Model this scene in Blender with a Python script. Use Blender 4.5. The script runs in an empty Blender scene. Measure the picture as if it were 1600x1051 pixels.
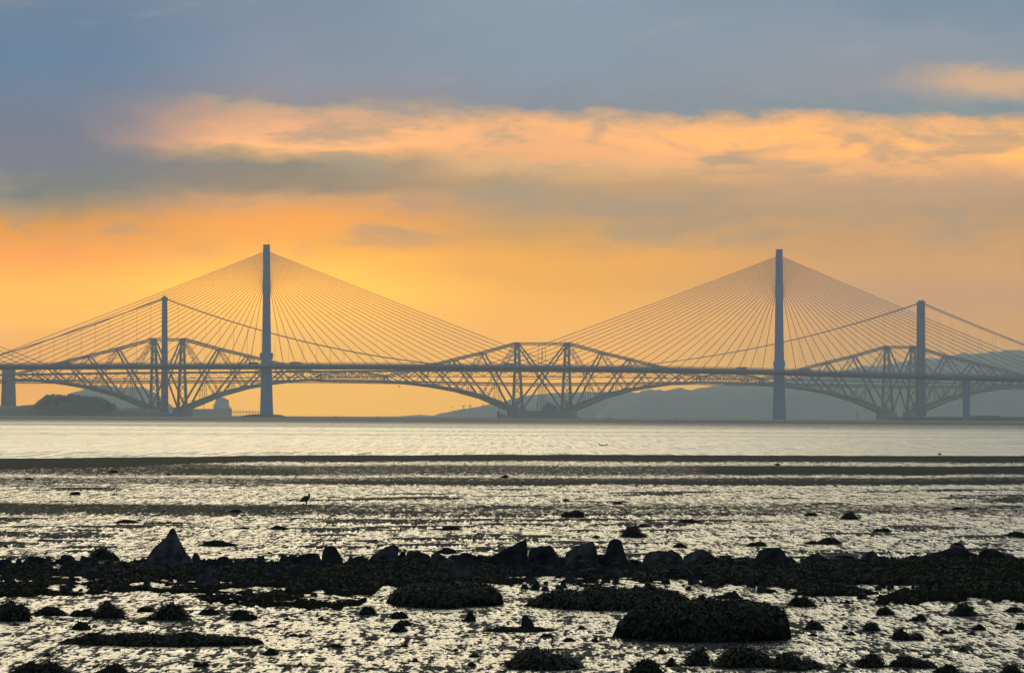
import bpy, math, random
import numpy as np
from mathutils import Vector, Matrix, noise as mnoise

# ---------------------------------------------------------------- camera, world, sun, exposure
F = 7500.0            # focal length in pixels of a 1600 wide picture
CAMH = 2.5            # eye height above low water
VH = 650.3            # picture row of the true horizon (centre column)
ROLL = 0.0054
S = bpy.context.scene
COL = S.collection
cam = bpy.data.cameras.new("camera")
cam.lens = 36.0 * F / 1600.0
cam.sensor_width = 36.0
cam.shift_y = (VH - 525.5) / 1600.0
cam.clip_start = 0.5
cam.clip_end = 60000
camo = bpy.data.objects.new("camera", cam)
COL.objects.link(camo)
cr, sr = math.cos(ROLL), math.sin(ROLL)
camo.matrix_world = Matrix(((cr, -sr, 0, 0), (0, 0, -1, 0), (sr, cr, 0, CAMH), (0, 0, 0, 1)))
S.camera = camo
S.view_settings.view_transform = 'Standard'
S.view_settings.look = 'None'
S.view_settings.exposure = 0.0
S.view_settings.gamma = 1.0
S.cycles.use_denoising = True
S.cycles.max_bounces = 6
S.cycles.volume_bounces = 0
S.cycles.sample_clamp_indirect = 4.0

SUN_EL, SUN_AZ = math.radians(13), math.radians(-3.5)
sl = bpy.data.lights.new("sun", 'SUN')
sl.energy = 0.15
sl.angle = math.radians(16)
sl.color = (1.0, 0.80, 0.52)
so = bpy.data.objects.new("sun", sl)
COL.objects.link(so)
sd = Vector((math.sin(SUN_AZ) * math.cos(SUN_EL), math.cos(SUN_AZ) * math.cos(SUN_EL), math.sin(SUN_EL)))
so.rotation_euler = sd.to_track_quat('Z', 'Y').to_euler()
so.location = (0, -50, 400)

HAZE_DENSITY = 6.7e-5
HAZE_COLOR = (1.0, 0.96, 0.74)
HAZE_G = 0.3


def lin(c):
    out = []
    for v in c:
        v = max(0.0, v / 255.0)
        out.append(v / 12.92 if v <= 0.04045 else ((v + 0.055) / 1.055) ** 2.4)
    return out


# sky colours as they should leave the cloud layer, by height above the horizon (thousandths of the focal length scale)
SKY_U = [100, 450, 850, 1400]
SKY = {
    100: [(0, (114, 136, 156)), (100, (111, 134, 158)), (150, (120, 133, 151)), (200, (124, 131, 144)), (250, (130, 133, 140)),
          (300, (140, 138, 128)), (325, (178, 150, 115)), (350, (226, 160, 94)), (400, (252, 172, 75)), (450, (255, 193, 48)),
          (500, (255, 194, 52)), (560, (234, 178, 92)), (640, (234, 178, 92))],
    450: [(0, (130, 146, 162)), (100, (140, 150, 164)), (150, (160, 151, 150)), (165, (190, 165, 140)), (182, (226, 174, 136)),
          (222, (240, 182, 132)), (240, (200, 166, 125)), (262, (150, 142, 125)), (290, (165, 145, 120)), (312, (216, 165, 115)),
          (340, (248, 170, 95)), (380, (252, 180, 88)), (450, (255, 194, 66)), (560, (240, 188, 100)), (640, (240, 188, 100))],
    850: [(0, (140, 158, 172)), (100, (140, 155, 168)), (168, (150, 150, 152)), (184, (205, 170, 138)), (202, (243, 183, 130)),
          (238, (240, 180, 128)), (256, (215, 175, 130)), (290, (182, 158, 130)), (330, (186, 157, 126)), (362, (208, 163, 113)),
          (400, (238, 175, 100)), (450, (242, 180, 98)), (520, (240, 182, 104)), (580, (240, 185, 110)), (640, (226, 180, 112))],
    1400: [(0, (130, 150, 165)), (60, (143, 154, 165)), (130, (160, 157, 156)), (168, (156, 155, 150)), (186, (226, 176, 130)),
           (220, (248, 186, 124)), (268, (234, 178, 126)), (295, (198, 163, 129)), (330, (188, 158, 127)), (370, (200, 160, 121)),
           (420, (208, 163, 121)), (470, (200, 162, 130)), (520, (198, 163, 131)), (580, (184, 162, 138)), (640, (176, 162, 145))],
}
SKY_GAIN = {u: [1.0] * len(SKY[u]) for u in SKY_U}
# per-stop gains that make up for the haze in front of the sky
SKY_GAIN = {100: [(0.377, 0.692, 0.961), (0.257, 0.694, 1.014), (0.435, 0.691, 0.988), (0.448, 0.635, 0.933), (0.536, 0.639, 0.943), (0.475, 0.627, 0.835), (0.811, 0.739, 0.665), (1.18, 0.911, 0.031), (1.459, 1.026, 0.02), (1.627, 1.301, 0.02), (1.964, 1.487, 0.02), (2.019, 1.485, 0.02), (2.019, 1.485, 0.02)], 450: [(0.56, 0.762, 0.987), (0.652, 0.815, 1.021), (0.686, 0.729, 0.979), (0.928, 0.914, 0.928), (1.069, 0.946, 0.896), (1.645, 1.294, 0.846), (1.185, 0.995, 0.709), (0.644, 0.692, 0.777), (0.791, 0.727, 0.757), (1.112, 0.935, 0.666), (1.293, 0.989, 0.082), (1.327, 1.057, 0.02), (2.281, 1.812, 0.02), (2.042, 1.622, 0.02), (2.042, 1.622, 0.02)], 850: [(0.706, 0.868, 1.026), (0.703, 0.859, 1.028), (0.613, 0.782, 1.03), (1.001, 0.933, 0.911), (1.302, 1.086, 0.764), (1.2, 1.014, 0.81), (1.272, 1.087, 0.847), (1.229, 0.943, 0.571), (1.073, 0.875, 0.692), (1.161, 0.962, 0.458), (1.373, 1.08, 0.051), (1.443, 1.154, 0.02), (2.083, 1.574, 0.02), (2.083, 1.574, 0.02), (2.083, 1.574, 0.02)], 1400: [(0.603, 0.831, 1.013), (0.798, 0.896, 1.042), (0.727, 0.844, 1.042), (0.52, 0.83, 1.1), (1.076, 0.97, 0.882), (1.873, 1.441, 0.489), (1.241, 1.072, 0.816), (1.129, 0.974, 0.881), (1.075, 0.923, 0.764), (1.158, 0.948, 0.608), (1.33, 1.048, 0.559), (1.335, 1.037, 0.716), (1.85, 1.22, 0.3), (1.85, 1.22, 0.3), (1.85, 1.22, 0.3)]}


def build_world():
    w = bpy.data.worlds.new("World")
    S.world = w
    w.use_nodes = True
    nt = w.node_tree
    nt.nodes.clear()
    N, L = nt.nodes.new, nt.links.new

    def math_(op, a, b=None, clamp=False):
        n = N('ShaderNodeMath'); n.operation = op; n.use_clamp = clamp
        for i, x in enumerate((a, b)):
            if x is None: continue
            if isinstance(x, (int, float)): n.inputs[i].default_value = x
            else: L(x, n.inputs[i])
        return n.outputs[0]

    def mapr(x, a, b, c=0.0, d=1.0, smooth=True):
        n = N('ShaderNodeMapRange'); n.clamp = True
        n.interpolation_type = 'SMOOTHSTEP' if smooth else 'LINEAR'
        L(x, n.inputs[0])
        for i, v in enumerate((a, b, c, d)): n.inputs[i + 1].default_value = v
        return n.outputs[0]

    def mix(f, a, b):
        n = N('ShaderNodeMix'); n.data_type = 'RGBA'
        for s, x in ((n.inputs[0], f), (n.inputs[6], a), (n.inputs[7], b)):
            if isinstance(x, (int, float)): s.default_value = x
            elif isinstance(x, (tuple, list)): s.default_value = tuple(x) + (1,)
            else: L(x, s)
        return n.outputs[2]

    tc = N('ShaderNodeTexCoord')
    sep = N('ShaderNodeSeparateXYZ'); L(tc.outputs['Generated'], sep.inputs[0])
    x, y, z = sep.outputs
    az = math_('ARCTAN2', x, y)
    el = math_('ARCSINE', z)
    U = math_('MULTIPLY', az, F / 1000)      # thousands of picture pixels right of centre
    V = math_('MULTIPLY', el, F / 1000)      # and above the horizon
    comb = N('ShaderNodeCombineXYZ'); L(U, comb.inputs[0]); L(V, comb.inputs[1])

    def noise(sx, sy, detail, rough, seed, dist=0.0):
        m = N('ShaderNodeVectorMath'); m.operation = 'MULTIPLY_ADD'
        L(comb.outputs[0], m.inputs[0]); m.inputs[1].default_value = (sx, sy, 1); m.inputs[2].default_value = (seed, seed * .37, seed * .11)
        n = N('ShaderNodeTexNoise'); n.inputs['Scale'].default_value = 1.0
        n.inputs['Detail'].default_value = detail; n.inputs['Roughness'].default_value = rough
        n.inputs['Distortion'].default_value = dist
        L(m.outputs[0], n.inputs['Vector'])
        return math_('SUBTRACT', n.outputs[0], 0.5)

    n1 = noise(3.2, 9, 5, 0.55, 3.1, 0.4)
    n2 = noise(9, 24, 8, 0.66, 8.4, 0.25)
    amp = mapr(V, 0.22, 0.40, 0.25, 0.85)
    dv = math_('MULTIPLY', math_('ADD', math_('MULTIPLY', n1, 0.065), math_('MULTIPLY', n2, 0.075)), amp)
    V2 = math_('ADD', V, dv)
    t = mapr(V2, 0.0, 0.66, 0, 1, False)
    ramps = []
    for u in SKY_U:
        r = N('ShaderNodeValToRGB'); cr_ = r.color_ramp; cr_.interpolation = 'EASE' if False else 'LINEAR'
        stops = []
        for (v, c), g in zip(SKY[u], SKY_GAIN[u]):
            pos = (VH + ROLL * (u - 800) - v) / 660.0
            l = lin(c)
            g = g if isinstance(g, (tuple, list)) else (g, g, g)
            stops.append((min(max(pos, 0), 1), [a * b for a, b in zip(l, g)]))
        stops.sort(key=lambda q: q[0])
        while len(cr_.elements) < len(stops): cr_.elements.new(0.5)
        for i, (p, c) in enumerate(stops):
            cr_.elements[i].position = p
        for i, (p, c) in enumerate(stops):
            cr_.elements[i].position = p; cr_.elements[i].color = (c[0], c[1], c[2], 1)
        L(t, r.inputs[0]); ramps.append(r.outputs[0])
    Un = math_('ADD', U, math_('MULTIPLY', n1, 0.22))
    c = ramps[0]
    for i in range(3):
        c = mix(mapr(Un, (SKY_U[i] - 800) / 1000, (SKY_U[i + 1] - 800) / 1000), c, ramps[i + 1])
    # a lit patch of cloud high on the right
    px = math_('DIVIDE', math_('SUBTRACT', U, 0.76), 0.17)
    py = math_('DIVIDE', math_('SUBTRACT', math_('ADD', V, math_('MULTIPLY', n2, 0.05)), 0.523), 0.030)
    rr = math_('SQRT', math_('ADD', math_('MULTIPLY', px, px), math_('MULTIPLY', py, py)))
    c = mix(math_('MULTIPLY', mapr(math_('ADD', rr, math_('MULTIPLY', n1, 0.9)), 1.35, 0.25), 0.75), c, lin((240, 185, 130)))
    # a dark wisp hanging below the upper deck
    px = math_('DIVIDE', math_('SUBTRACT', math_('SUBTRACT', U, math_('MULTIPLY', math_('SUBTRACT', V, 0.45), 0.35)), math_('ADD', math_('MULTIPLY', n2, 0.04), 0.132)), 0.016)
    py = math_('DIVIDE', math_('SUBTRACT', V, 0.452), 0.030)
    rr = math_('SQRT', math_('ADD', math_('MULTIPLY', px, px), math_('MULTIPLY', py, py)))
    c = mix(math_('MULTIPLY', mapr(rr, 1.3, 0.2), 0.5), c, lin((165, 150, 140)))
    # grey wisps drifting across the middle of the sky
    n5 = noise(4.5, 15, 8, 0.62, 33.0, 0.35)
    wz = math_('MULTIPLY', mapr(V, 0.20, 0.33), mapr(V, 0.52, 0.44))
    c = mix(math_('MULTIPLY', math_('MULTIPLY', mapr(n5, -0.01, 0.17), wz), 0.70), c, lin((164, 148, 129)))
    n6 = noise(3.0, 10, 8, 0.62, 47.0, 0.35)
    c = mix(math_('MULTIPLY', math_('MULTIPLY', mapr(n6, 0.05, 0.25), mapr(V, 0.44, 0.52)), 0.30), c, lin((178, 172, 168)))
    # streaky brightness variation inside the clouds
    n3 = noise(5, 22, 8, 0.65, 21.0, 0.3)
    var = math_('ADD', 1.0, math_('MULTIPLY', n3, 0.17))
    cv = N('ShaderNodeVectorMath'); cv.operation = 'SCALE'; L(c, cv.inputs[0]); L(var, cv.inputs['Scale'])
    c = cv.outputs[0]
    # the sky above the picture: a bright veil of cloud in front, dusky blue overhead and behind
    n4 = noise(0.5, 0.9, 4, 0.55, 5.0, 0.3)
    V4 = math_('ADD', V, math_('MULTIPLY', n4, 0.8))
    up = N('ShaderNodeValToRGB'); e = up.color_ramp
    ups = [(0.0, lin((130, 148, 164))), (0.012, (0.90, 0.93, 0.58)), (0.05, (1.06, 1.09, 0.71)), (0.15, (1.0, 1.04, 0.70)), (0.25, (0.60, 0.60, 0.57)),
           (0.5, (0.44, 0.50, 0.60)), (1.0, (0.38, 0.46, 0.60))]
    while len(e.elements) < len(ups): e.elements.new(0.5)
    for i, (p, q) in enumerate(ups): e.elements[i].position = p
    for i, (p, q) in enumerate(ups): e.elements[i].position = p; e.elements[i].color = (q[0], q[1], q[2], 1)
    L(mapr(V4, 0.62, 11.78, 0, 1, False), up.inputs[0])
    cool = N('ShaderNodeMix'); cool.data_type = 'RGBA'; cool.blend_type = 'MULTIPLY'
    L(mapr(U, -0.2, 1.0), cool.inputs[0]); L(up.outputs[0], cool.inputs[6]); cool.inputs[7].default_value = (0.93, 1.02, 1.30, 1)
    c = mix(mapr(V, 0.62, 0.80), c, cool.outputs[2])
    back = N('ShaderNodeValToRGB'); e = back.color_ramp
    e.elements[0].color = (0.22, 0.43, 0.80, 1); e.elements[1].color = (0.32, 0.44, 0.64, 1)
    L(mapr(V, 0, 11, 0, 1, False), back.inputs[0])
    aaz = math_('ABSOLUTE', az)
    c = mix(mapr(aaz, 0.5, 1.5), c, back.outputs[0])
    bg = N('ShaderNodeBackground'); L(c, bg.inputs[0]); bg.inputs[1].default_value = 1.0
    # clear dawn air above the cloud, with the sun where the sun lamp stands
    st = N('ShaderNodeTexSky'); st.sky_type = 'NISHITA'; st.sun_disc = False
    st.sun_elevation = SUN_EL; st.sun_rotation = SUN_AZ
    bg2 = N('ShaderNodeBackground'); L(st.outputs[0], bg2.inputs[0]); bg2.inputs[1].default_value = 0.05
    ms = N('ShaderNodeMixShader'); ms.inputs[0].default_value = 0.03
    L(bg.outputs[0], ms.inputs[1]); L(bg2.outputs[0], ms.inputs[2])
    out = N('ShaderNodeOutputWorld'); L(ms.outputs[0], out.inputs[0])


build_world()

# ---------------------------------------------------------------- helpers
def W(u, v, Y):
    """the point at distance Y that the photograph shows at pixel (u, v)"""
    dx, dv = u - 800.0, v - VH
    return Vector(((dx * cr + dv * sr) * Y / F, Y, CAMH - (-dx * sr + dv * cr) * Y / F))


def ground_y(u, v, g=0.02):
    d = -(u - 800.0) * sr + (v - VH) * cr
    return (CAMH - g) * F / d


def tag(o, label=None, cat=None, group=None, kind=None):
    if label: o['label'] = label
    if cat: o['category'] = cat
    if group: o['group'] = group
    if kind: o['kind'] = kind
    return o


def empty(name, loc, label, cat, group=None):
    o = bpy.data.objects.new(name, None)
    COL.objects.link(o); o.location = loc; o.empty_display_size = 1
    return tag(o, label, cat, group)


class MB:
    def __init__(s): s.v = []; s.f = []

    def bar(s, p, q, w, h=None, w2=None, h2=None, up=(0, 0, 1)):
        p, q = Vector(p), Vector(q); h = w if h is None else h
        w2 = w if w2 is None else w2; h2 = h if h2 is None else h2
        d = (q - p).normalized(); upv = Vector(up)
        if abs(d.dot(upv)) > 0.98: upv = Vector((0, 1, 0))
        a = d.cross(upv).normalized(); b = a.cross(d).normalized()
        n = len(s.v)
        for c, ww, hh in ((p, w, h), (q, w2, h2)):
            for sx, sy in ((-1, -1), (1, -1), (1, 1), (-1, 1)):
                s.v.append(c + a * (sx * ww / 2) + b * (sy * hh / 2))
        s.f += [(n, n + 1, n + 2, n + 3), (n + 7, n + 6, n + 5, n + 4)]
        for i in range(4):
            j = (i + 1) % 4
            s.f.append((n + i, n + 4 + i, n + 4 + j, n + j))
        return s

    def tube(s, pts, rad, k=8, caps=True):
        pts = [Vector(p) for p in pts]; n0 = len(s.v)
        rads = rad if isinstance(rad, (list, tuple)) else [rad] * len(pts)
        for i, p in enumerate(pts):
            d = (pts[min(i + 1, len(pts) - 1)] - pts[max(i - 1, 0)]).normalized()
            upv = Vector((0, 1, 0)) if abs(d.y) < 0.9 else Vector((0, 0, 1))
            a = d.cross(upv).normalized(); b = a.cross(d).normalized()
            for j in range(k):
                t = 2 * math.pi * j / k
                s.v.append(p + (a * math.cos(t) + b * math.sin(t)) * rads[i])
        for i in range(len(pts) - 1):
            for j in range(k):
                s.f.append((n0 + i * k + j, n0 + i * k + (j + 1) % k, n0 + (i + 1) * k + (j + 1) % k, n0 + (i + 1) * k + j))
        if caps:
            s.f.append(tuple(n0 + j for j in reversed(range(k))))
            s.f.append(tuple(n0 + (len(pts) - 1) * k + j for j in range(k)))
        return s

    def box(s, c, size):
        c = Vector(c)
        return s.bar(c - Vector((0, 0, size[2] / 2)), c + Vector((0, 0, size[2] / 2)), size[0], size[1], up=(0, 1, 0)) if False else s._box(c, size)

    def _box(s, c, z):
        n = len(s.v)
        for k in (-1, 1):
            for sx, sy in ((-1, -1), (1, -1), (1, 1), (-1, 1)):
                s.v.append(c + Vector((sx * z[0] / 2, sy * z[1] / 2, k * z[2] / 2)))
        s.f += [(n + 3, n + 2, n + 1, n), (n + 4, n + 5, n + 6, n + 7)]
        for i in range(4):
            j = (i + 1) % 4
            s.f.append((n + i, n + j, n + 4 + j, n + 4 + i))
        return s

    def loft(s, rings, caps=True):
        n0 = len(s.v); k = len(rings[0])
        for r in rings: s.v += [Vector(p) for p in r]
        for i in range(len(rings) - 1):
            for j in range(k):
                s.f.append((n0 + i * k + j, n0 + i * k + (j + 1) % k, n0 + (i + 1) * k + (j + 1) % k, n0 + (i + 1) * k + j))
        if caps:
            s.f.append(tuple(n0 + j for j in reversed(range(k))))
            s.f.append(tuple(n0 + (len(rings) - 1) * k + j for j in range(k)))
        return s

    def build(s, name, mat, parent=None, smooth=False, origin=None):
        me = bpy.data.meshes.new(name)
        off = Vector((0, 0, 0)) if origin is None else Vector(origin)
        me.from_pydata([tuple(v - off) for v in s.v], [], s.f)
        return finish(me, name, mat, parent, smooth, off)


def finish(me, name, mat, parent, smooth, off):
    me.materials.append(mat)
    if smooth: me.polygons.foreach_set('use_smooth', [True] * len(me.polygons))
    me.update()
    o = bpy.data.objects.new(name, me); COL.objects.link(o)
    o.location = off
    if parent is not None:
        root = parent; tot = Vector((0, 0, 0))
        while root is not None: tot += root.location; root = root.parent
        o.parent = parent; o.location = off - tot
    return o


# numpy value noise
def _h(ix, iy, seed):
    n = (ix.astype(np.int64) * 374761393 + iy.astype(np.int64) * 668265263 + seed * 1442695041) & 0x7fffffff
    n = ((n ^ (n >> 13)) * 1274126177) & 0x7fffffff
    return ((n ^ (n >> 16)) & 0xffff) / 65535.0


def vn(x, y, seed=0):
    x, y = np.asarray(x, float), np.asarray(y, float)
    ix, iy = np.floor(x), np.floor(y); fx, fy = x - ix, y - iy
    fx = fx * fx * (3 - 2 * fx); fy = fy * fy * (3 - 2 * fy)
    a, b = _h(ix, iy, seed), _h(ix + 1, iy, seed); c, d = _h(ix, iy + 1, seed), _h(ix + 1, iy + 1, seed)
    return (a * (1 - fx) + b * fx) * (1 - fy) + (c * (1 - fx) + d * fx) * fy


def fbm(x, y, oct=4, seed=0, gain=0.5):
    t, a, s = 0, 1.0, 0
    for i in range(oct):
        t = t + a * vn(np.asarray(x) * 2 ** i, np.asarray(y) * 2 ** i, seed + i * 17); s += a; a *= gain
    return t / s - 0.5


# ---------------------------------------------------------------- materials
def mat_base(name):
    m = bpy.data.materials.new(name); m.use_nodes = True
    nt = m.node_tree
    return m, nt, nt.nodes['Principled BSDF']


def simple(name, col, col2=None, rough=0.6, scale=1.0, spec=0.3, bump=0.0, metal=0.0, stretch=(1, 1, 1)):
    m, nt, b = mat_base(name)
    N, L = nt.nodes.new, nt.links.new
    tc = N('ShaderNodeTexCoord'); mp = N('ShaderNodeMapping'); mp.inputs['Scale'].default_value = stretch
    L(tc.outputs['Object'], mp.inputs[0])
    n = N('ShaderNodeTexNoise'); n.inputs['Scale'].default_value = scale; n.inputs['Detail'].default_value = 6
    n.inputs['Roughness'].default_value = 0.6
    L(mp.outputs[0], n.inputs['Vector'])
    r = N('ShaderNodeValToRGB'); r.color_ramp.elements[0].position = 0.35; r.color_ramp.elements[1].position = 0.68
    r.color_ramp.elements[0].color = tuple(col) + (1,); r.color_ramp.elements[1].color = tuple(col2 or col) + (1,)
    L(n.outputs[0], r.inputs[0]); L(r.outputs[0], b.inputs['Base Color'])
    b.inputs['Roughness'].default_value = rough; b.inputs['Specular IOR Level'].default_value = spec
    b.inputs['Metallic'].default_value = metal
    if bump:
        bp = N('ShaderNodeBump'); bp.inputs['Strength'].default_value = 1.0; bp.inputs['Distance'].default_value = bump
        L(n.outputs[0], bp.inputs['Height']); L(bp.outputs[0], b.inputs['Normal'])
    return m


M = {}
M['concrete'] = simple('haze-blue concrete', (0.10, 0.16, 0.23), (0.13, 0.19, 0.26), 0.8, 0.05)  # blue of hazy air put into the base colour; bare concrete is pale grey
M['deckpaint'] = simple('haze-blue deck paint', (0.07, 0.11, 0.15), (0.09, 0.13, 0.17), 0.6, 0.05)  # deck colour carries the same painted-in haze blue
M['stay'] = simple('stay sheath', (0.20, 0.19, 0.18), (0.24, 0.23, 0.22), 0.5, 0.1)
M['roadsteel'] = simple('haze-blue bridge steel', (0.07, 0.11, 0.15), (0.09, 0.13, 0.17), 0.6, 0.1)  # grey steel tinted with the blue of the air in front of it
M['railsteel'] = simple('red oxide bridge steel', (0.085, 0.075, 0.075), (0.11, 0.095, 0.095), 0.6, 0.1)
M['granite'] = simple('granite masonry', (0.12, 0.115, 0.11), (0.2, 0.19, 0.18), 0.85, 0.3)
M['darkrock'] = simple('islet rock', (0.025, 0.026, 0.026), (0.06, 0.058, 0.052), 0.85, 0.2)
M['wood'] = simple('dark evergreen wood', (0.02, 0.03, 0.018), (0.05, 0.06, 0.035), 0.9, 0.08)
M['farland'] = simple('haze-pale far land', (0.14, 0.15, 0.12), (0.21, 0.20, 0.15), 0.9, 0.004)  # base colour lightened to carry part of the distance haze
M['hull'] = simple('ship hull paint', (0.10, 0.05, 0.04), (0.14, 0.07, 0.05), 0.6, 0.05)
M['white'] = simple('weathered white paint', (0.30, 0.30, 0.29), (0.42, 0.42, 0.41), 0.6, 0.5)
M['vehicle'] = simple('dull vehicle paint', (0.12, 0.13, 0.15), (0.16, 0.17, 0.18), 0.5, 0.5)
M['rubber'] = simple('black rubber', (0.015, 0.015, 0.015), (0.03, 0.03, 0.03), 0.8, 2)
M['glass'] = simple('dark glazing', (0.02, 0.025, 0.03), (0.03, 0.03, 0.035), 0.15, 1)
M['buoy'] = simple('dark buoy paint', (0.03, 0.03, 0.03), (0.06, 0.05, 0.04), 0.6, 1)
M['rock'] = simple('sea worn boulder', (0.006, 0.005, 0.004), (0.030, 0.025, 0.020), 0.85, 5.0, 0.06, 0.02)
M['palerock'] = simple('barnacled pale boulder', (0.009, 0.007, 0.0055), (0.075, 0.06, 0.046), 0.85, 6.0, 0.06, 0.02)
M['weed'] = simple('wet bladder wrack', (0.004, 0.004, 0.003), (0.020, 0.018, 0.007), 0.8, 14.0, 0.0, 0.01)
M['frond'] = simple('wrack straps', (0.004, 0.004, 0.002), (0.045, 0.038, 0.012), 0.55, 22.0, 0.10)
M['feather'] = simple('dark plumage', (0.012, 0.012, 0.013), (0.03, 0.03, 0.03), 0.8, 20)
M['gullgrey'] = simple('grey plumage', (0.10, 0.10, 0.10), (0.16, 0.16, 0.16), 0.8, 20)
M['bill'] = simple('bill and legs', (0.02, 0.012, 0.01), (0.035, 0.018, 0.012), 0.5, 20)


def water_material():
    m, nt, b = mat_base('estuary water')
    N, L = nt.nodes.new, nt.links.new
    b.inputs['Base Color'].default_value = (0.012, 0.016, 0.018, 1)
    b.inputs['IOR'].default_value = 1.33
    geo = N('ShaderNodeNewGeometry')

    def noise(sx, sy, det=4):
        mp = N('ShaderNodeMapping'); mp.inputs['Scale'].default_value = (sx, sy, 1); L(geo.outputs['Position'], mp.inputs[0])
        n = N('ShaderNodeTexNoise'); n.inputs['Scale'].default_value = 1; n.inputs['Detail'].default_value = det
        L(mp.outputs[0], n.inputs['Vector']); return n.outputs[0]
    streak = noise(0.0035, 0.006, 6)
    fa, fb_ = noise(0.8, 0.22, 5), noise(4.5, 0.5, 4)
    fm = N('ShaderNodeMath'); fm.operation = 'MULTIPLY_ADD'; L(fb_, fm.inputs[0]); fm.inputs[1].default_value = 0.22; L(fa, fm.inputs[2])
    fine = fm.outputs[0]
    mr = N('ShaderNodeMapRange'); mr.interpolation_type = 'SMOOTHSTEP'
    L(streak, mr.inputs[0]); mr.inputs[1].default_value = 0.42; mr.inputs[2].default_value = 0.62
    mr.inputs[3].default_value = 0.12; mr.inputs[4].default_value = 0.26
    mb = N('ShaderNodeMapRange'); L(streak, mb.inputs[0]); mb.inputs[1].default_value = 0.42; mb.inputs[2].default_value = 0.62
    mb.inputs[3].default_value = 0.16; mb.inputs[4].default_value = 0.55
    sp_ = N('ShaderNodeSeparateXYZ'); L(geo.outputs['Position'], sp_.inputs[0])
    ch = N('ShaderNodeMapRange'); ch.interpolation_type = 'SMOOTHSTEP'; L(sp_.outputs[1], ch.inputs[0])
    ch.inputs[1].default_value = 700; ch.inputs[2].default_value = 2600; ch.inputs[3].default_value = 1.0; ch.inputs[4].default_value = 2.0
    rr_ = N('ShaderNodeMapRange'); rr_.interpolation_type = 'SMOOTHSTEP'; L(sp_.outputs[1], rr_.inputs[0])
    rr_.inputs[1].default_value = 500; rr_.inputs[2].default_value = 2500; rr_.inputs[3].default_value = 0.0; rr_.inputs[4].default_value = 0.45
    ga, gb = noise(2.0, 0.03, 3), noise(7, 0.16, 2)
    gs = N('ShaderNodeMath'); gs.operation = 'ADD'; L(ga, gs.inputs[0]); L(gb, gs.inputs[1])
    gr = N('ShaderNodeMapRange'); L(gs.outputs[0], gr.inputs[0]); gr.inputs[1].default_value = 0.92; gr.inputs[2].default_value = 1.16; gr.inputs[3].default_value = 0.0; gr.inputs[4].default_value = 0.25
    rb = N('ShaderNodeMath'); rb.operation = 'ADD'; L(mr.outputs[0], rb.inputs[0]); L(gr.outputs[0], rb.inputs[1])
    ra = N('ShaderNodeMath'); ra.operation = 'ADD'; L(rb.outputs[0], ra.inputs[0]); L(rr_.outputs[0], ra.inputs[1]); L(ra.outputs[0], b.inputs['Roughness'])
    gl_a, gl_b = noise(2.2, 0.03, 3), noise(7, 0.16, 2); gq = N('ShaderNodeMath'); gq.operation = 'ADD'; L(gl_a, gq.inputs[0]); L(gl_b, gq.inputs[1]); gh = N('ShaderNodeMath'); gh.operation = 'MULTIPLY'; L(gq.outputs[0], gh.inputs[0]); gh.inputs[1].default_value = 0.5; gl = gh.outputs[0]; gm = N('ShaderNodeMapRange'); L(gl, gm.inputs[0]); gm.inputs[1].default_value = 0.40; gm.inputs[2].default_value = 0.60
    gm.inputs[3].default_value = 0.1; gm.inputs[4].default_value = 2.4
    gx = N('ShaderNodeMath'); gx.operation = 'MULTIPLY'; L(mb.outputs[0], gx.inputs[0]); L(gm.outputs[0], gx.inputs[1]); mb = gx
    mm = N('ShaderNodeMath'); mm.operation = 'MULTIPLY'; L(mb.outputs[0], mm.inputs[0]); L(ch.outputs[0], mm.inputs[1])
    bp = N('ShaderNodeBump'); bp.inputs['Strength'].default_value = 1.0
    L(mm.outputs[0], bp.inputs['Distance']); L(fine, bp.inputs['Height']); L(bp.outputs[0], b.inputs['Normal'])
    return m


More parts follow.
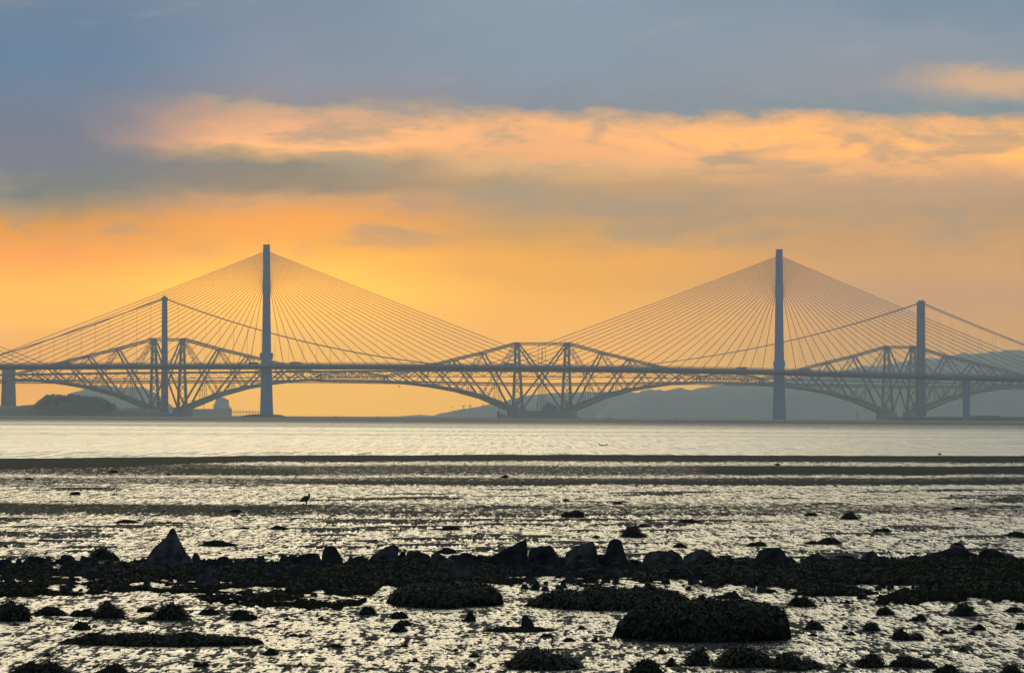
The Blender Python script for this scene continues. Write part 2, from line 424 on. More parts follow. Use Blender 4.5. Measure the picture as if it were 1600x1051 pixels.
def mud_material():
    m, nt, b = mat_base('wet tidal mud')
    N, L = nt.nodes.new, nt.links.new
    geo = N('ShaderNodeNewGeometry')

    def noise(sx, sy, det=3, rough=0.5):
        mp = N('ShaderNodeMapping'); mp.inputs['Scale'].default_value = (sx, sy, 1); L(geo.outputs['Position'], mp.inputs[0])
        n = N('ShaderNodeTexNoise'); n.inputs['Scale'].default_value = 1; n.inputs['Detail'].default_value = det
        n.inputs['Roughness'].default_value = rough
        L(mp.outputs[0], n.inputs['Vector']); return n.outputs[0]

    def m2(op, a, c, d=None):
        n = N('ShaderNodeMath'); n.operation = op
        for i, x in enumerate((a, c, d)):
            if x is None: continue
            if isinstance(x, (int, float)): n.inputs[i].default_value = x
            else: L(x, n.inputs[i])
        return n.outputs[0]
    dry = N('ShaderNodeAttribute'); dry.attribute_name = 'dry'
    alg = N('ShaderNodeAttribute'); alg.attribute_name = 'algae'
    g1 = noise(17, 2.6, 2, 0.6)      # ripple sized lumps of mud standing out of the film of water
    g1b = noise(8, 0.9, 2, 0.6)
    g2 = noise(3.5, 0.24, 3, 0.6)
    k = m2('ADD', m2('MULTIPLY', g1, 0.42), m2('ADD', m2('MULTIPLY', g1b, 0.38), m2('MULTIPLY', g2, 0.30)))
    lump = N('ShaderNodeMapRange'); lump.interpolation_type = 'SMOOTHSTEP'
    L(m2('ADD', k, m2('MULTIPLY', dry.outputs['Fac'], 0.20)), lump.inputs[0])
    lump.inputs[1].default_value = 0.532; lump.inputs[2].default_value = 0.59
    lump = lump.outputs[0]
    mx = N('ShaderNodeMix'); mx.data_type = 'RGBA'
    L(alg.outputs['Fac'], mx.inputs[0]); mx.inputs[6].default_value = (0.035, 0.031, 0.024, 1); mx.inputs[7].default_value = (0.042, 0.039, 0.018, 1)
    mx2 = N('ShaderNodeMix'); mx2.data_type = 'RGBA'
    L(lump, mx2.inputs[0]); mx2.inputs[6].default_value = (0.018, 0.016, 0.012, 1); L(mx.outputs[2], mx2.inputs[7])
    L(mx2.outputs[2], b.inputs['Base Color'])
    rg = N('ShaderNodeMapRange'); L(lump, rg.inputs[0]); rg.inputs[3].default_value = 0.20; rg.inputs[4].default_value = 0.60
    L(rg.outputs[0], b.inputs['Roughness'])
    sp = N('ShaderNodeMapRange'); L(lump, sp.inputs[0]); sp.inputs[3].default_value = 0.5; sp.inputs[4].default_value = 0.0015
    L(sp.outputs[0], b.inputs['Specular IOR Level'])
    b.inputs['IOR'].default_value = 1.4
    h = m2('ADD', m2('MULTIPLY', g1, 0.06), m2('ADD', m2('MULTIPLY', g1b, 0.08), m2('MULTIPLY', g2, 0.05)))
    bp = N('ShaderNodeBump'); bp.inputs['Strength'].default_value = 1.0; bp.inputs['Distance'].default_value = 0.9
    L(h, bp.inputs['Height']); L(bp.outputs[0], b.inputs['Normal'])
    return m


# ---------------------------------------------------------------- tidal flat (one sheet) and water
def smooth(a, b, x):
    t = np.clip((x - a) / (b - a + 1e-9), 0, 1); return t * t * (3 - 2 * t)


def band(v, lo, hi, soft=1.5):
    return smooth(lo - soft, lo + soft, v) * (1 - smooth(hi - soft, hi + soft, v))


def flat_fields(x, y):
    yy = np.maximum(y, 12.0)
    u = 800 + F * x / yy
    v = VH + F * (CAMH - 0.03) / yy + (u - 800) * ROLL
    wob = fbm(u / 160, v / 14, 4, 5)
    vw = v + wob * 5
    ip = lambda pts: np.interp(u, [p[0] for p in pts], [p[1] for p in pts])
    far = ip([(-400, 721), (0, 719.5), (200, 718.5), (350, 715.5), (700, 712.8), (1600, 715.5), (2000, 717)])
    b1 = ip([(-400, 737), (0, 735), (200, 731), (400, 722.5), (800, 721), (1600, 723), (2000, 723)])
    uf = lambda a, b: smooth(a, b, u)
    dry = band(vw, far - 2, b1, 1.2)
    alg = 0.6 * band(vw, far + 2, b1, 2)
    g = band(vw, 732.5, 741.5, 1.5) * uf(215, 280) * (1 - uf(430, 620)); dry = np.maximum(dry, g * .6); alg = np.maximum(alg, g)
    g = band(vw, 728, 741, 1.5) * uf(980, 1180); dry = np.maximum(dry, g * .95); alg = np.maximum(alg, g * band(vw, 724, 734, 3))
    dry = np.maximum(dry, band(vw, 727, 741, 3) * .45)
    g = band(vw, 746, 756, 3) * (0.32 + 0.2 * uf(200, 900)); dry = np.maximum(dry, g)
    g = band(vw, 752, 757, 1.2) * uf(200, 700); dry = np.maximum(dry, g)
    g = band(vw, 787.5, 803, 4) * (0.62 - 0.35 * uf(350, 700)); dry = np.maximum(dry, g); alg = np.maximum(alg, g * .7)
    st = smooth(0.10, 0.22, fbm(u / 130, v / 3.2, 3, 41)) * band(v, 757, 880, 6)
    dry = np.maximum(dry, st * .55); alg = np.maximum(alg, st * .5 * smooth(-.05, .15, fbm(u / 200, v / 20, 2, 9)))
    st = smooth(0.12, 0.22, fbm(u / 150, v / 6, 3, 77)) * (v > 930)
    dry = np.maximum(dry, st * .22); alg = np.maximum(alg, st * .6)
    # height: dry ground stands a little proud, film areas almost level with the water
    z = 0.018 + 0.06 * dry
    z = z + 0.10 * band(vw, far - 1, b1, 4)
    z = z + 0.007 * fbm(x / 0.16, y / 1.2, 3, 3) + 0.014 * fbm(x / 1.1, y / 7, 3, 4)
    z = np.where(v < far - 1, z - 0.10 * (far - 1 - v), z)
    z = np.where(y < 40, z + (40 - y) * 0.012 + 0.03 * fbm(x / 2, y / 2, 3, 8), z)
    return np.maximum(z, -0.8), np.clip(dry, 0, 1), np.clip(alg, 0, 1)


def tidal_flat():
    vr = np.linspace(1120, 708.5, 700)
    ys = F * CAMH / (vr - VH)
    ys = np.concatenate([np.linspace(-60, ys[0] - 1, 40), ys, [345, 380]])
    a = np.linspace(-0.125, 0.125, 640)
    ext = np.array([0.13, 0.15, 0.18, 0.22, 0.28, 0.36, 0.5, 0.7, 1.0, 1.5, 2.2])
    a = np.concatenate([-ext[::-1], a, ext])
    A, Y = np.meshgrid(a, ys)
    X = A * np.maximum(Y, 42)
    z, dry, alg = flat_fields(X, Y)
    z[-2:, :] = -0.8
    nr, nc = X.shape
    me = bpy.data.meshes.new('tidal_flat')
    co = np.stack([X, Y, z], -1).reshape(-1, 3)
    idx = np.arange(nr * nc).reshape(nr, nc)
    q = np.stack([idx[:-1, :-1], idx[:-1, 1:], idx[1:, 1:], idx[1:, :-1]], -1).reshape(-1, 4)
    me.vertices.add(len(co)); me.vertices.foreach_set('co', co.ravel())
    me.loops.add(q.size); me.loops.foreach_set('vertex_index', q.ravel().astype(np.int32))
    me.polygons.add(len(q)); me.polygons.foreach_set('loop_start', np.arange(0, q.size, 4, dtype=np.int32))
    me.polygons.foreach_set('loop_total', np.full(len(q), 4, dtype=np.int32))
    me.update(calc_edges=True)
    for nm, arr in (('dry', dry), ('algae', alg)):
        at = me.attributes.new(nm, 'FLOAT', 'POINT'); at.data.foreach_set('value', arr.ravel().astype(np.float32))
    o = finish(me, 'tidal_flat', mud_material(), None, True, Vector((0, 0, 0)))
    tag(o, 'wet shining mud flat with dark sand bars', 'ground', kind='structure')


tidal_flat()
wb = MB()
wb.v = [Vector(p) for p in ((-5500, -150, 0), (5500, -150, 0), (5500, 13400, 0), (-5500, 13400, 0))]; wb.f = [(0, 1, 2, 3)]
tag(wb.build('water', water_material()), 'calm pale estuary water', 'water', kind='structure')


def flat_z(x, y):
    return float(flat_fields(np.array([x]), np.array([y]))[0][0])


# ---------------------------------------------------------------- far land
def hill(name, label, pts, Y, depth, m, rough=6.0, seed=1, kind='structure', cat='hill', wl=14.0, step=2.0):
    us = np.arange(pts[0][0], pts[-1][0] + .1, step)
    top = np.interp(us, [p[0] for p in pts], [p[1] for p in pts])
    P = [W(u, v, Y) for u, v in zip(us, top)]
    mb = MB(); K = 9; rows = []
    for k in range(K):
        t = k / (K - 1)
        prof = math.sin(math.pi * min(max(t, 0), 1)) ** 0.6 if 0 < t < 1 else 0
        row = []
        for p in P:
            n = fbm(p.x / wl + k * 3.3, k * 1.7, 4, seed) * rough * (1 if prof > 0 else 0)
            z = max(p.z, 0.5) * prof + n * min(1, max(p.z, 0) / 15.0)
            if k in (0, K - 1): z = -1.5
            row.append(Vector((p.x, Y + (t - .5) * depth, z)))
        rows.append(row)
    nn = len(P)
    for r in rows: mb.v += r
    for k in range(K - 1):
        for i in range(nn - 1):
            a = k * nn + i; mb.f.append((a, a + 1, a + nn + 1, a + nn))
    return tag(mb.build(name, m, None, False), label, cat, kind=kind)


hill('headland', 'dark wooded headland on the left shore', [(-260, 628), (-120, 633), (-30, 634), (20, 634), (40, 633), (60, 632), (63, 627), (70, 620), (84, 618),
     (100, 619), (112, 618), (125, 620), (140, 621), (152, 622), (165, 626), (175, 632), (183, 638), (190, 640), (203, 637), (222, 638), (240, 640), (262, 646), (272, 651)],
     6700, 330, M['wood'], 5.0, 3, wl=9, step=1.0)
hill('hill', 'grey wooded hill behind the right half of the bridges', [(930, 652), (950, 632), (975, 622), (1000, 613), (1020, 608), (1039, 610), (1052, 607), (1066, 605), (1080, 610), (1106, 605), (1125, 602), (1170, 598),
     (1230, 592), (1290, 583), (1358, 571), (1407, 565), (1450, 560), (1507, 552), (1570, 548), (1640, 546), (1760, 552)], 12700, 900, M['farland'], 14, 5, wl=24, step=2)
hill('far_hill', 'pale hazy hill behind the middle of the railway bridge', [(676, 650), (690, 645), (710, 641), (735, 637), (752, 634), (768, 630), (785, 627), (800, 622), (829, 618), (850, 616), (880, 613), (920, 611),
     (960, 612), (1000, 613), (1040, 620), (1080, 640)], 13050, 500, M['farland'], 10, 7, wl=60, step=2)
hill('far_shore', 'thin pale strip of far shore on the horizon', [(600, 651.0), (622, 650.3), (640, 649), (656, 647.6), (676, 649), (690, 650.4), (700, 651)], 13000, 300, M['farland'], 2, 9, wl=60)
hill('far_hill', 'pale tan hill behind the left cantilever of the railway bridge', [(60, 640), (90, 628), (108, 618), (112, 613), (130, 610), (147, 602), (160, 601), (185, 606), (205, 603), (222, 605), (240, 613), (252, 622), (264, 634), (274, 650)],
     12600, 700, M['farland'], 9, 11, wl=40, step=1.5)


def wood_clumps():
    rnd = random.Random(4); mb = MB()
    line = [(62, 631), (70, 621), (84, 619), (100, 620), (112, 619), (125, 621), (140, 622), (152, 623), (165, 627), (175, 633)]
    for i in range(420):
        u = rnd.uniform(60, 178); v0 = np.interp(u, [p[0] for p in line], [p[1] for p in line])
        v = v0 + abs(rnd.gauss(0, 5)); r = rnd.uniform(1.2, 3.4)
        if rnd.random() < .22: v = v0 - rnd.uniform(.3, 3.4); r *= .55
        c = W(u, v, 6560 + rnd.uniform(-20, 80))
        n = len(mb.v)
        ring = []
        for a in range(7):
            for b in range(1, 4):
                th = a / 7 * 6.283; ph = b / 4 * math.pi
                k = r * rnd.uniform(.65, 1.25)
                mb.v.append(c + Vector((math.cos(th) * math.sin(ph), math.sin(th) * math.sin(ph), math.cos(ph) * .9)) * k)
        mb.v.append(c + Vector((0, 0, r))); mb.v.append(c - Vector((0, 0, r)))
        for a in range(7):
            a2 = (a + 1) % 7
            for b in range(2):
                mb.f.append((n + a * 3 + b, n + a * 3 + b + 1, n + a2 * 3 + b + 1, n + a2 * 3 + b))
            mb.f.append((n + 21, n + a * 3, n + a2 * 3)); mb.f.append((n + 22, n + a2 * 3 + 2, n + a * 3 + 2))
    tag(mb.build('woodland', M['wood']), 'dark trees massed on the left headland', 'woodland', kind='stuff')


wood_clumps()


def rock_islet(name, label, u0, u1, v0, vtop, Y, dep, seed, tilt=0):
    mb = MB(); K = 7; nn = 40; rows = []
    for k in range(K):
        t = k / (K - 1); row = []
        for i in range(nn):
            s_ = i / (nn - 1); u = u0 + (u1 - u0) * s_
            p = W(u, vtop, Y)
            h = max(p.z, .3) * (1 - abs(2 * s_ - 1) ** 2.5) * math.sin(math.pi * t) ** .5 if 0 < t < 1 else -1.5
            h += (fbm(i * .45, k * .9, 3, seed)) * 1.6 if 0 < t < 1 and 0 < i < nn - 1 else 0
            if i in (0, nn - 1): h = -1.5
            row.append(Vector((p.x, Y + (t - .5) * dep, h)))
        rows.append(row)
    for r in rows: mb.v += r
    for k in range(K - 1):
        for i in range(nn - 1):
            a = k * nn + i; mb.f.append((a, a + 1, a + nn + 1, a + nn))
    return tag(mb.build(name, M['darkrock']), label, 'islet', kind='structure')


rock_islet('rock_islet', 'low dark rock islet under the left mast of the cable-stayed bridge', 372, 452, 651, 646.3, 6090, 60, 3)
rock_islet('island', 'low rocky island under the middle cantilever of the railway bridge', 776, 912, 653, 646.5, 7400, 170, 5)

# ---------------------------------------------------------------- cable-stayed bridge
ip = lambda x, pts: float(np.interp(x, [p[0] for p in pts], [p[1] for p in pts]))
QY = lambda u: 6090 + (u - 416) * 60 / 801
QTOP = [(-900, 575), (-450, 571.5), (0, 569.6), (200, 569), (416, 569), (600, 569.5), (850, 571.3), (1000, 573.7), (1200, 577.8), (1440, 585), (1600, 589), (1750, 593.5)]
qtop = lambda u: ip(u, QTOP) + 0.6
qroot = empty('cable_stayed_bridge', (W(416, 651, 6090).x, 6090, 0), 'slender cable-stayed road bridge with tall single masts, nearest of the three bridges', 'bridge')


def q_deck():
    mb = MB(); us = np.arange(-560, 1761, 20)
    rings = []
    for u in us:
        Y = QY(u); t = W(u, qtop(u) + .6, Y); b = W(u, qtop(u) + 7.4, Y)
        w = 20
        rings.append([Vector((t.x, Y - w, t.z)), Vector((t.x, Y + w, t.z)), Vector((t.x, Y + w, t.z - 1.6)), Vector((t.x, Y + 7, b.z)), Vector((t.x, Y - 7, b.z)), Vector((t.x, Y - w, t.z - 1.6))])
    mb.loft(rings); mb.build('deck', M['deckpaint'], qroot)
    for side in (-1, 1):
        mb = MB()
        for u in np.arange(-560, 1760, 20):
            a = W(u, qtop(u), QY(u)); b = W(u + 20, qtop(u + 20), QY(u + 20))
            for dz, hh in ((0.55, 1.1), (2.35, .16), (3.0, .16)):
                mb.bar(a + Vector((0, side * 19.6, dz)), b + Vector((0, side * 19.6, dz)), .15, hh)
        for u in np.arange(-560, 1760, 3.2):
            a = W(u, qtop(u), QY(u)) + Vector((0, side * 19.9, 0))
            mb.bar(a, a + Vector((0, 0, 3.3)), .28, .2)
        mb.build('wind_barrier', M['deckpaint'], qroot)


q_deck()


def q_tower(u, vtop, vbase, name='mast'):
    Y = QY(u)
    prof = [(vbase + 4, 20.6), (vbase, 20.4), (vbase - 30, 18.2), (577, 16.0), (555, 14.2), (500, 12.6), (450, 11.4), (vtop, 10.4)]
    rings = []
    for v, w in prof:
        p = W(u, v, Y); hw = w / 2 * Y / F; hy = hw * (1.15 if v > 560 else .75)
        c = .25
        rings.append([p + Vector((sx * hw, sy * hy, 0)) for sx, sy in ((-1, -1 + c), (-1 + c, -1), (1 - c, -1), (1, -1 + c), (1, 1 - c), (1 - c, 1), (-1 + c, 1), (-1, 1 - c))])
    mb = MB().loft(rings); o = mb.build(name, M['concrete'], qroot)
    p = W(u + 3.2, vtop, Y)
    MB().tube([p, p + Vector((0, 0, 3)), p + Vector((0, 0, 6))], [.25, .2, .12], 6).build('aerial', M['roadsteel'], o)
    p = W(u, 556.8 if u < 800 else 568, Y); big = u < 800
    hw = 16.6 / 2 * Y / F if big else 8.0 * Y / F
    for sx in (-1, 1):
        mb = MB()
        if big:
            mb.box(p + Vector((sx * hw, 0, 1.5)), (3.0, 10, 6)); mb.box(p + Vector((sx * hw * .93, 0, -2.5)), (2.4, 8, 2.4))
        else:
            mb.box(p + Vector((sx * hw, 0, 0)), (1.6, 8, 6)); mb.box(p + Vector((sx * hw * .96, 0, -3.9)), (1.0, 6, 2.2))
        mb.build('access_platform', M['roadsteel'], o)
    return o


q_tower(416.5, 382, 651); q_tower(1217.5, 389.5, 655.5); q_tower(-385, 383, 648)


def q_cables():
    n = 24
    for uc, atop, abot in ((416.5, 394, 448), (1217.5, 401.5, 455), (-385, 394, 447)):
        for side in (-1, 1):
            if uc < 0 and side < 0: continue
            for i in range(n):
                du = 27 + (465 - 27) * (i / (n - 1))
                ue = uc + side * du
                if uc < 0 and ue < -60: continue
                va = abot + (atop - abot) * (i / (n - 1)) ** 0.9
                hw = (10.4 + 1.2 * (va - 385) / 65) / 2
                Y = QY(uc)
                p = W(uc + side * hw * .9, va, Y); q = W(ue, qtop(ue) + 1.5, QY(ue))
                mb = MB(); pts = []
                for k in range(7):
                    t = k / 6; r = p.lerp(q, t); r.z -= 4 * t * (1 - t) * .006 * (q - p).length * .5; pts.append(r)
                mb.tube(pts, .42, 6, False).build('stay_cable', M['stay'], qroot)


q_cables()


def q_pier(u, vb, wt, wb, name='pier'):
    Y = QY(u)
    rings = []
    for v, w in ((qtop(u) + 6.5, wt), (qtop(u) + 30, wt * .8), (vb, wb)):
        p = W(u, v, Y); hw = w / 2 * Y / F
        rings.append([p + Vector((sx * hw, sy * hw * 1.3, 0)) for sx, sy in ((-1, -.7), (-.7, -1), (.7, -1), (1, -.7), (1, .7), (.7, 1), (-.7, 1), (-1, .7))])
    MB().loft(rings).build(name, M['concrete'], qroot)


q_pier(1510, 657, 13.5, 10)

# ---------------------------------------------------------------- suspension road bridge
SY = lambda u: 6400 + (u - 257) * 70 / 1181
SBOT = [(-400, 599), (0, 594.5), (180, 591.8), (416, 590), (630, 588.3), (850, 588.6), (1000, 590), (1217, 593.2), (1500, 599), (1600, 602), (1800, 608)]
sbot = lambda u: ip(u, SBOT)
nrm = Vector((-.066, 1, 0)).normalized()
sroot = empty('suspension_bridge', (W(257, 651, 6400).x, 6400, 0), 'suspension road bridge with sagging main cables, standing between the other two bridges', 'bridge')


def s_cable_v(u):
    if u < 257: return 466 + (257 - u) * .30 + 9 * math.sin(math.pi * min((257 - u) / 480, 1)) + (257 - u) * .0105
    if u > 1438.5: return 472.8 + (u - 1438.5) * .385 + 3.5 * math.sin(math.pi * min((u - 1438.5) / 330, 1))
    t = (u - 847.75) / 590.75
    return 577 - (577 - (466 + 6.8 * (u - 257) / 1181.5)) * t * t


def s_build():
    for side in (-1, 1):
        off = nrm * (12 * side)
        mb = MB(); pts = [W(u, s_cable_v(u), SY(u)) + off for u in np.arange(-200, 1780, 12)]
        for i, u in enumerate(np.arange(-200, 1780, 12)):
            pass
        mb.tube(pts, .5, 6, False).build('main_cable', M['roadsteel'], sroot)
    far = MB()
    us = [257 + k * 21.6 for k in range(-13, 71)]
    for u in us:
        if abs(u - 257) < 6 or abs(u - 1438.5) < 6: continue
        vt, vb = s_cable_v(u), sbot(u) - 9.5
        if vb - vt < 1 or u > 1640 or u < -30: continue
        for side in (-1, 1):
            a = W(u, vt, SY(u)) + nrm * 12 * side; b = Vector((a.x, a.y, W(u, vb, SY(u)).z))
            if side < 0:
                MB().bar(a, b, .17, .17).build('hanger', M['roadsteel'], sroot)
            else: far.bar(a, b, .17, .17)
    o = far.build('far_hanger', M['roadsteel'], sroot); o['kind'] = 'stuff'
    # stiffening truss and deck
    deck = MB(); rings = []
    for u in np.arange(-260, 1800, 20):
        t = W(u, sbot(u) - 10.5, SY(u)); d = nrm * 16
        rings.append([t - d, t + d, t + d + Vector((0, 0, -2.6)), t - d + Vector((0, 0, -2.6))])
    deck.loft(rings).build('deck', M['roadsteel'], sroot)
    for side in (-1, 1):
        mb = MB(); off = nrm * (12 * side); du = 10.8; k = 0
        for u in np.arange(-260, 1790, du):
            a = W(u, sbot(u), SY(u)) + off; b = W(u + du, sbot(u + du), SY(u + du)) + off
            at = W(u, sbot(u) - 8.2, SY(u)) + off; bt = W(u + du, sbot(u + du) - 8.2, SY(u + du)) + off
            mb.bar(a, b, .8, .9); mb.bar(at, bt, .8, .8); mb.bar(a, at, .45)
            if k % 2: mb.bar(at, b, .5)
            else: mb.bar(a, bt, .5)
            k += 1
        mb.build('stiffening_truss', M['roadsteel'], sroot)
    for ut, vt, vb in ((257.3, 464.5, 644), (1438.8, 471.3, 650)):
        Y = SY(ut)
        legs = []
        for side in (-1, 1):
            off = nrm * (13 * side); rings = []
            for v, w in ((vb, 13.5), (vb - 8, 11.2), (sbot(ut) + 2, 10.4), (sbot(ut) - 12, 9.6), (vt + 60, 8.6), (vt + 3, 8.0), (vt, 8.0)):
                p = W(ut, v, Y) + off; hw = w / 2 * Y / F
                rings.append([p + Vector((sx * hw, sy * 3.4, 0)) for sx, sy in ((-1, -.6), (-.6, -1), (.6, -1), (1, -.6), (1, .6), (.6, 1), (-.6, 1), (-1, .6))])
            o = MB().loft(rings).build('tower_leg', M['roadsteel'], sroot)
            p = W(ut, vt, Y) + off
            MB().bar(p + Vector((-4.4, 0, -.8)), p + Vector((4.4, 0, -.8)), 5, 1.6).tube([p + Vector((0, -2.5, .8)), p + Vector((0, 2.5, .8))], 1.6, 10).build('cable_saddle', M['roadsteel'], o)
        mb = MB()
        zs = [W(ut, v, Y).z for v in (vt + 6, vt + 45, vt + 80, sbot(ut) - 14, sbot(ut) + 4, vb - 10)]
        c = W(ut, vt, Y)
        for i, z in enumerate(zs):
            a, b = c - nrm * 13, c + nrm * 13; a.z = b.z = z
            mb.bar(a, b, 3, 3.5)
            if i < 5 and i != 3:
                a2, b2 = a.copy(), b.copy(); a2.z = b2.z = zs[i + 1]
                mb.bar(a, b2, 2, 2); mb.bar(b, a2, 2, 2)
        mb.build('tower_bracing', M['roadsteel'], sroot)
    # caissons
    p = W(261.5, 644.5, SY(257)); q = W(261.5, 651, SY(257))
    MB().box(Vector((p.x, p.y, (p.z - 1.5) / 2)), (49 * 6400 / F, 36, p.z + 1.5)).build('caisson', M['concrete'], sroot)


s_build()
# breakwater carrying the right hand tower and pier
bw = MB(); rings = []
for i, u in enumerate(np.arange(1403, 1790, 6)):
    p = W(u, 651.3 + .4 * math.sin(i * 1.7), 6330)
    w = 26 if i else 20
    h = max(p.z, 1.0) + (1.5 if 20 < i % 31 < 27 else 0) + (0.6 if i % 9 == 4 else 0)
    rings.append([Vector((p.x, 6330 - w, -1.5)), Vector((p.x, 6330 + w + 170, -1.5)), Vector((p.x, 6330 + w + 160, h)), Vector((p.x, 6330 - w + 6, h))])
bw.loft(rings)
tag(bw.build('breakwater', M['darkrock']), 'long low dark breakwater under the right suspension tower and pier', 'breakwater')

# ---------------------------------------------------------------- cantilever railway bridge
CY = lambda u: 7350 * (1 + .035 * (u - 847) / 571)
cd = (W(1406, 600, CY(1406)) - W(263, 600, CY(263))); cd.z = 0; cd.normalize()
cn = Vector((-cd.y, cd.x, 0))
croot = empty('cantilever_bridge', (W(847, 652, CY(847)).x, CY(847), 0), 'great cantilever railway bridge of diamond trusses, hazy behind the two road bridges', 'bridge')


def CP(u, v, side=0):
    p = W(u, v, CY(u))
    hw = 18.0 + (5.0 - 18.0) * min(max((p.z - 4) / 106, 0), 1)
    return p + cn * (hw * side)


UP = [(0, 536), (54, 551), (98, 561.5), (132, 570), (160, 577), (184, 583), (205, 588)]
LO = [(10, 638), (53, 620.5), (94, 609.5), (130, 603.5), (158, 600), (184, 598), (205, 597)]


def lattice(mb, p, q, gap, t, lace=0.0, n=8, up=(0, 0, 1)):
    """two thin booms with lacing between them"""
    d = (q - p).normalized(); a = d.cross(cn).normalized() * gap / 2
    mb.bar(p + a, q + a, t); mb.bar(p - a, q - a, t)
    if lace:
        for i in range(n):
            s0, s1 = p.lerp(q, i / n), p.lerp(q, (i + 1) / n)
            mb.bar(s0 + a, s1 - a, lace); mb.bar(s0 - a, s1 + a, lace)


def cantilever(uL, uR, base, top, su, endL=True, endR=True):
    sv = (base - top) / 117.0
    tv = lambda v: base - (653 - v) * sv
    body = MB()
    cols, lows, ups = [], [], []
    for side in (-1, 1):
        for u, sg in ((uL, -1), (uR, 1)):
            mb = MB(); b = CP(u + sg * -1, tv(640), side); t = CP(u, tv(536), side)
            mb.tube([b, t], [2.3, 1.9], 10); mb.tube([t - Vector((0, 0, 4)), t + Vector((0, 0, 1.2))], [2.6, 2.8], 8)
            cols.append(mb)
            # arm
            lo = [CP(u + sg * du * su, tv(v), side) for du, v in LO]; up_ = [CP(u + sg * du * su, tv(v), side) for du, v in UP]
            mb = MB(); mb.tube([CP(u - sg * 0, tv(641.5), side)] + lo, [3.0, 2.9, 2.6, 2.3, 2.0, 1.7, 1.5, 1.4], 8); lows.append(mb)
            mb = MB()
            for i in range(6): lattice(mb, up_[i], up_[i + 1], 3.2 - .25 * i, 1.0, .35, 6)
            ups.append(mb)
            for i in range(6):
                # compression strut: lower inner node -> upper outer node (a tube)
                body.tube([lo[i] if i else CP(u + sg * 4, tv(640), side), up_[i + 1]], [1.75 - .15 * i, 1.35 - .13 * i], 7)
                # tie: upper inner node -> lower outer node (lattice)
                if i < 5: lattice(body, up_[i], lo[i + 1], 2.6 - .25 * i, .75 - .05 * i, .28, 10)
            # internal viaduct trestles where the diagonals cross
            for du, v in ((31, 630), (74, 615.5)):
                uu = u + sg * du * su
                g = CP(uu, tv(603), side * .5); f_ = CP(uu, tv(v), side * .7)
                for o_ in (-2.6, 2.6):
                    body.bar(g + cd * o_ * .55, f_ + cd * o_, .7)
                for k in range(4):
                    a0, a1 = g.lerp(f_, k / 4), g.lerp(f_, (k + 1) / 4); o0, o1 = 1.5 + 1.1 * k / 4, 1.5 + 1.1 * (k + 1) / 4
                    body.bar(a0 + cd * o0, a1 - cd * o1, .3); body.bar(a0 - cd * o0, a1 + cd * o1, .3)
            # small uprights from the lower joints to the rail deck
            for du, v in ((53, 620.5), (94, 609.5)):
                uu = u + sg * du * su; f_ = CP(uu, tv(v), side); g = CP(uu, tv(604), side * .6)
                for o_ in (-2.2, 2.2): body.bar(f_ + cd * o_, g, .5)
        # between the columns
        body.tube([CP(uL + 2, tv(639), side), CP(uR - 1, tv(537), side)], [1.5, 1.3], 7)
        body.tube([CP(uR - 2, tv(639), side), CP(uL + 1, tv(537), side)], [1.5, 1.3], 7)
        lattice(body, CP(uL, tv(537), side), CP(uR, tv(537), side), 3.4, 1.0, .35, 14)
        if uR - uL > 60:
            um = (uL + uR) / 2
            for o_ in (-2.4, 2.4):
                body.bar(CP(um + o_, tv(538), side), CP(um + o_, tv(600), side), .7)
                body.bar(CP(um + o_ * .7, tv(603), side * .5), CP(um + o_ * 1.5, tv(641), side * .7), .8)
            for k in range(8):
                v0, v1 = 604 + 36 * k / 8, 604 + 36 * (k + 1) / 8
                body.bar(CP(um - 2 - k * .2, tv(v0), side * .6), CP(um + 2 + k * .2, tv(v1), side * .6), .35)
                body.bar(CP(um + 2 + k * .2, tv(v0), side * .6), CP(um - 2 - k * .2, tv(v1), side * .6), .35)
            body.bar(CP(uL, tv(588), side), CP(uR, tv(588), side), 1.0); body.bar(CP(uL, tv(592), side), CP(uR, tv(592), side), .8)
    # lattice bracing between the near and far columns
    for u in (uL, uR):
        vs = [638, 618, 602, 588, 574, 561, 549, 539]
        for i in range(len(vs) - 1):
            body.bar(CP(u, tv(vs[i]), -1), CP(u, tv(vs[i + 1]), 1), .9); body.bar(CP(u, tv(vs[i]), 1), CP(u, tv(vs[i + 1]), -1), .9)
            body.bar(CP(u, tv(vs[i]), 1), CP(u, tv(vs[i]), -1), .8)
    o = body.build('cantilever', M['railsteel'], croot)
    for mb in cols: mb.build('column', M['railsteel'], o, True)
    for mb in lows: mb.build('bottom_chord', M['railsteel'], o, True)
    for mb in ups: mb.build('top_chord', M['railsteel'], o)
    for u in (uL, uR):
        for side in (-1, 1):
            p = CP(u, tv(640), side)
            MB().tube([Vector((p.x, p.y, -2)), Vector((p.x, p.y, 2)), Vector((p.x, p.y, p.z + .4)), Vector((p.x, p.y, p.z + .9))], [9.6, 9.2, 7.4, 7.8], 20).build('granite_pier', M['granite'], croot)


cantilever(240.5, 285.5, 650.5, 529.5, 1.04)
cantilever(808, 886, 653, 536, 1.0)
cantilever(1385.5, 1426.5, 656, 541.5, .955)


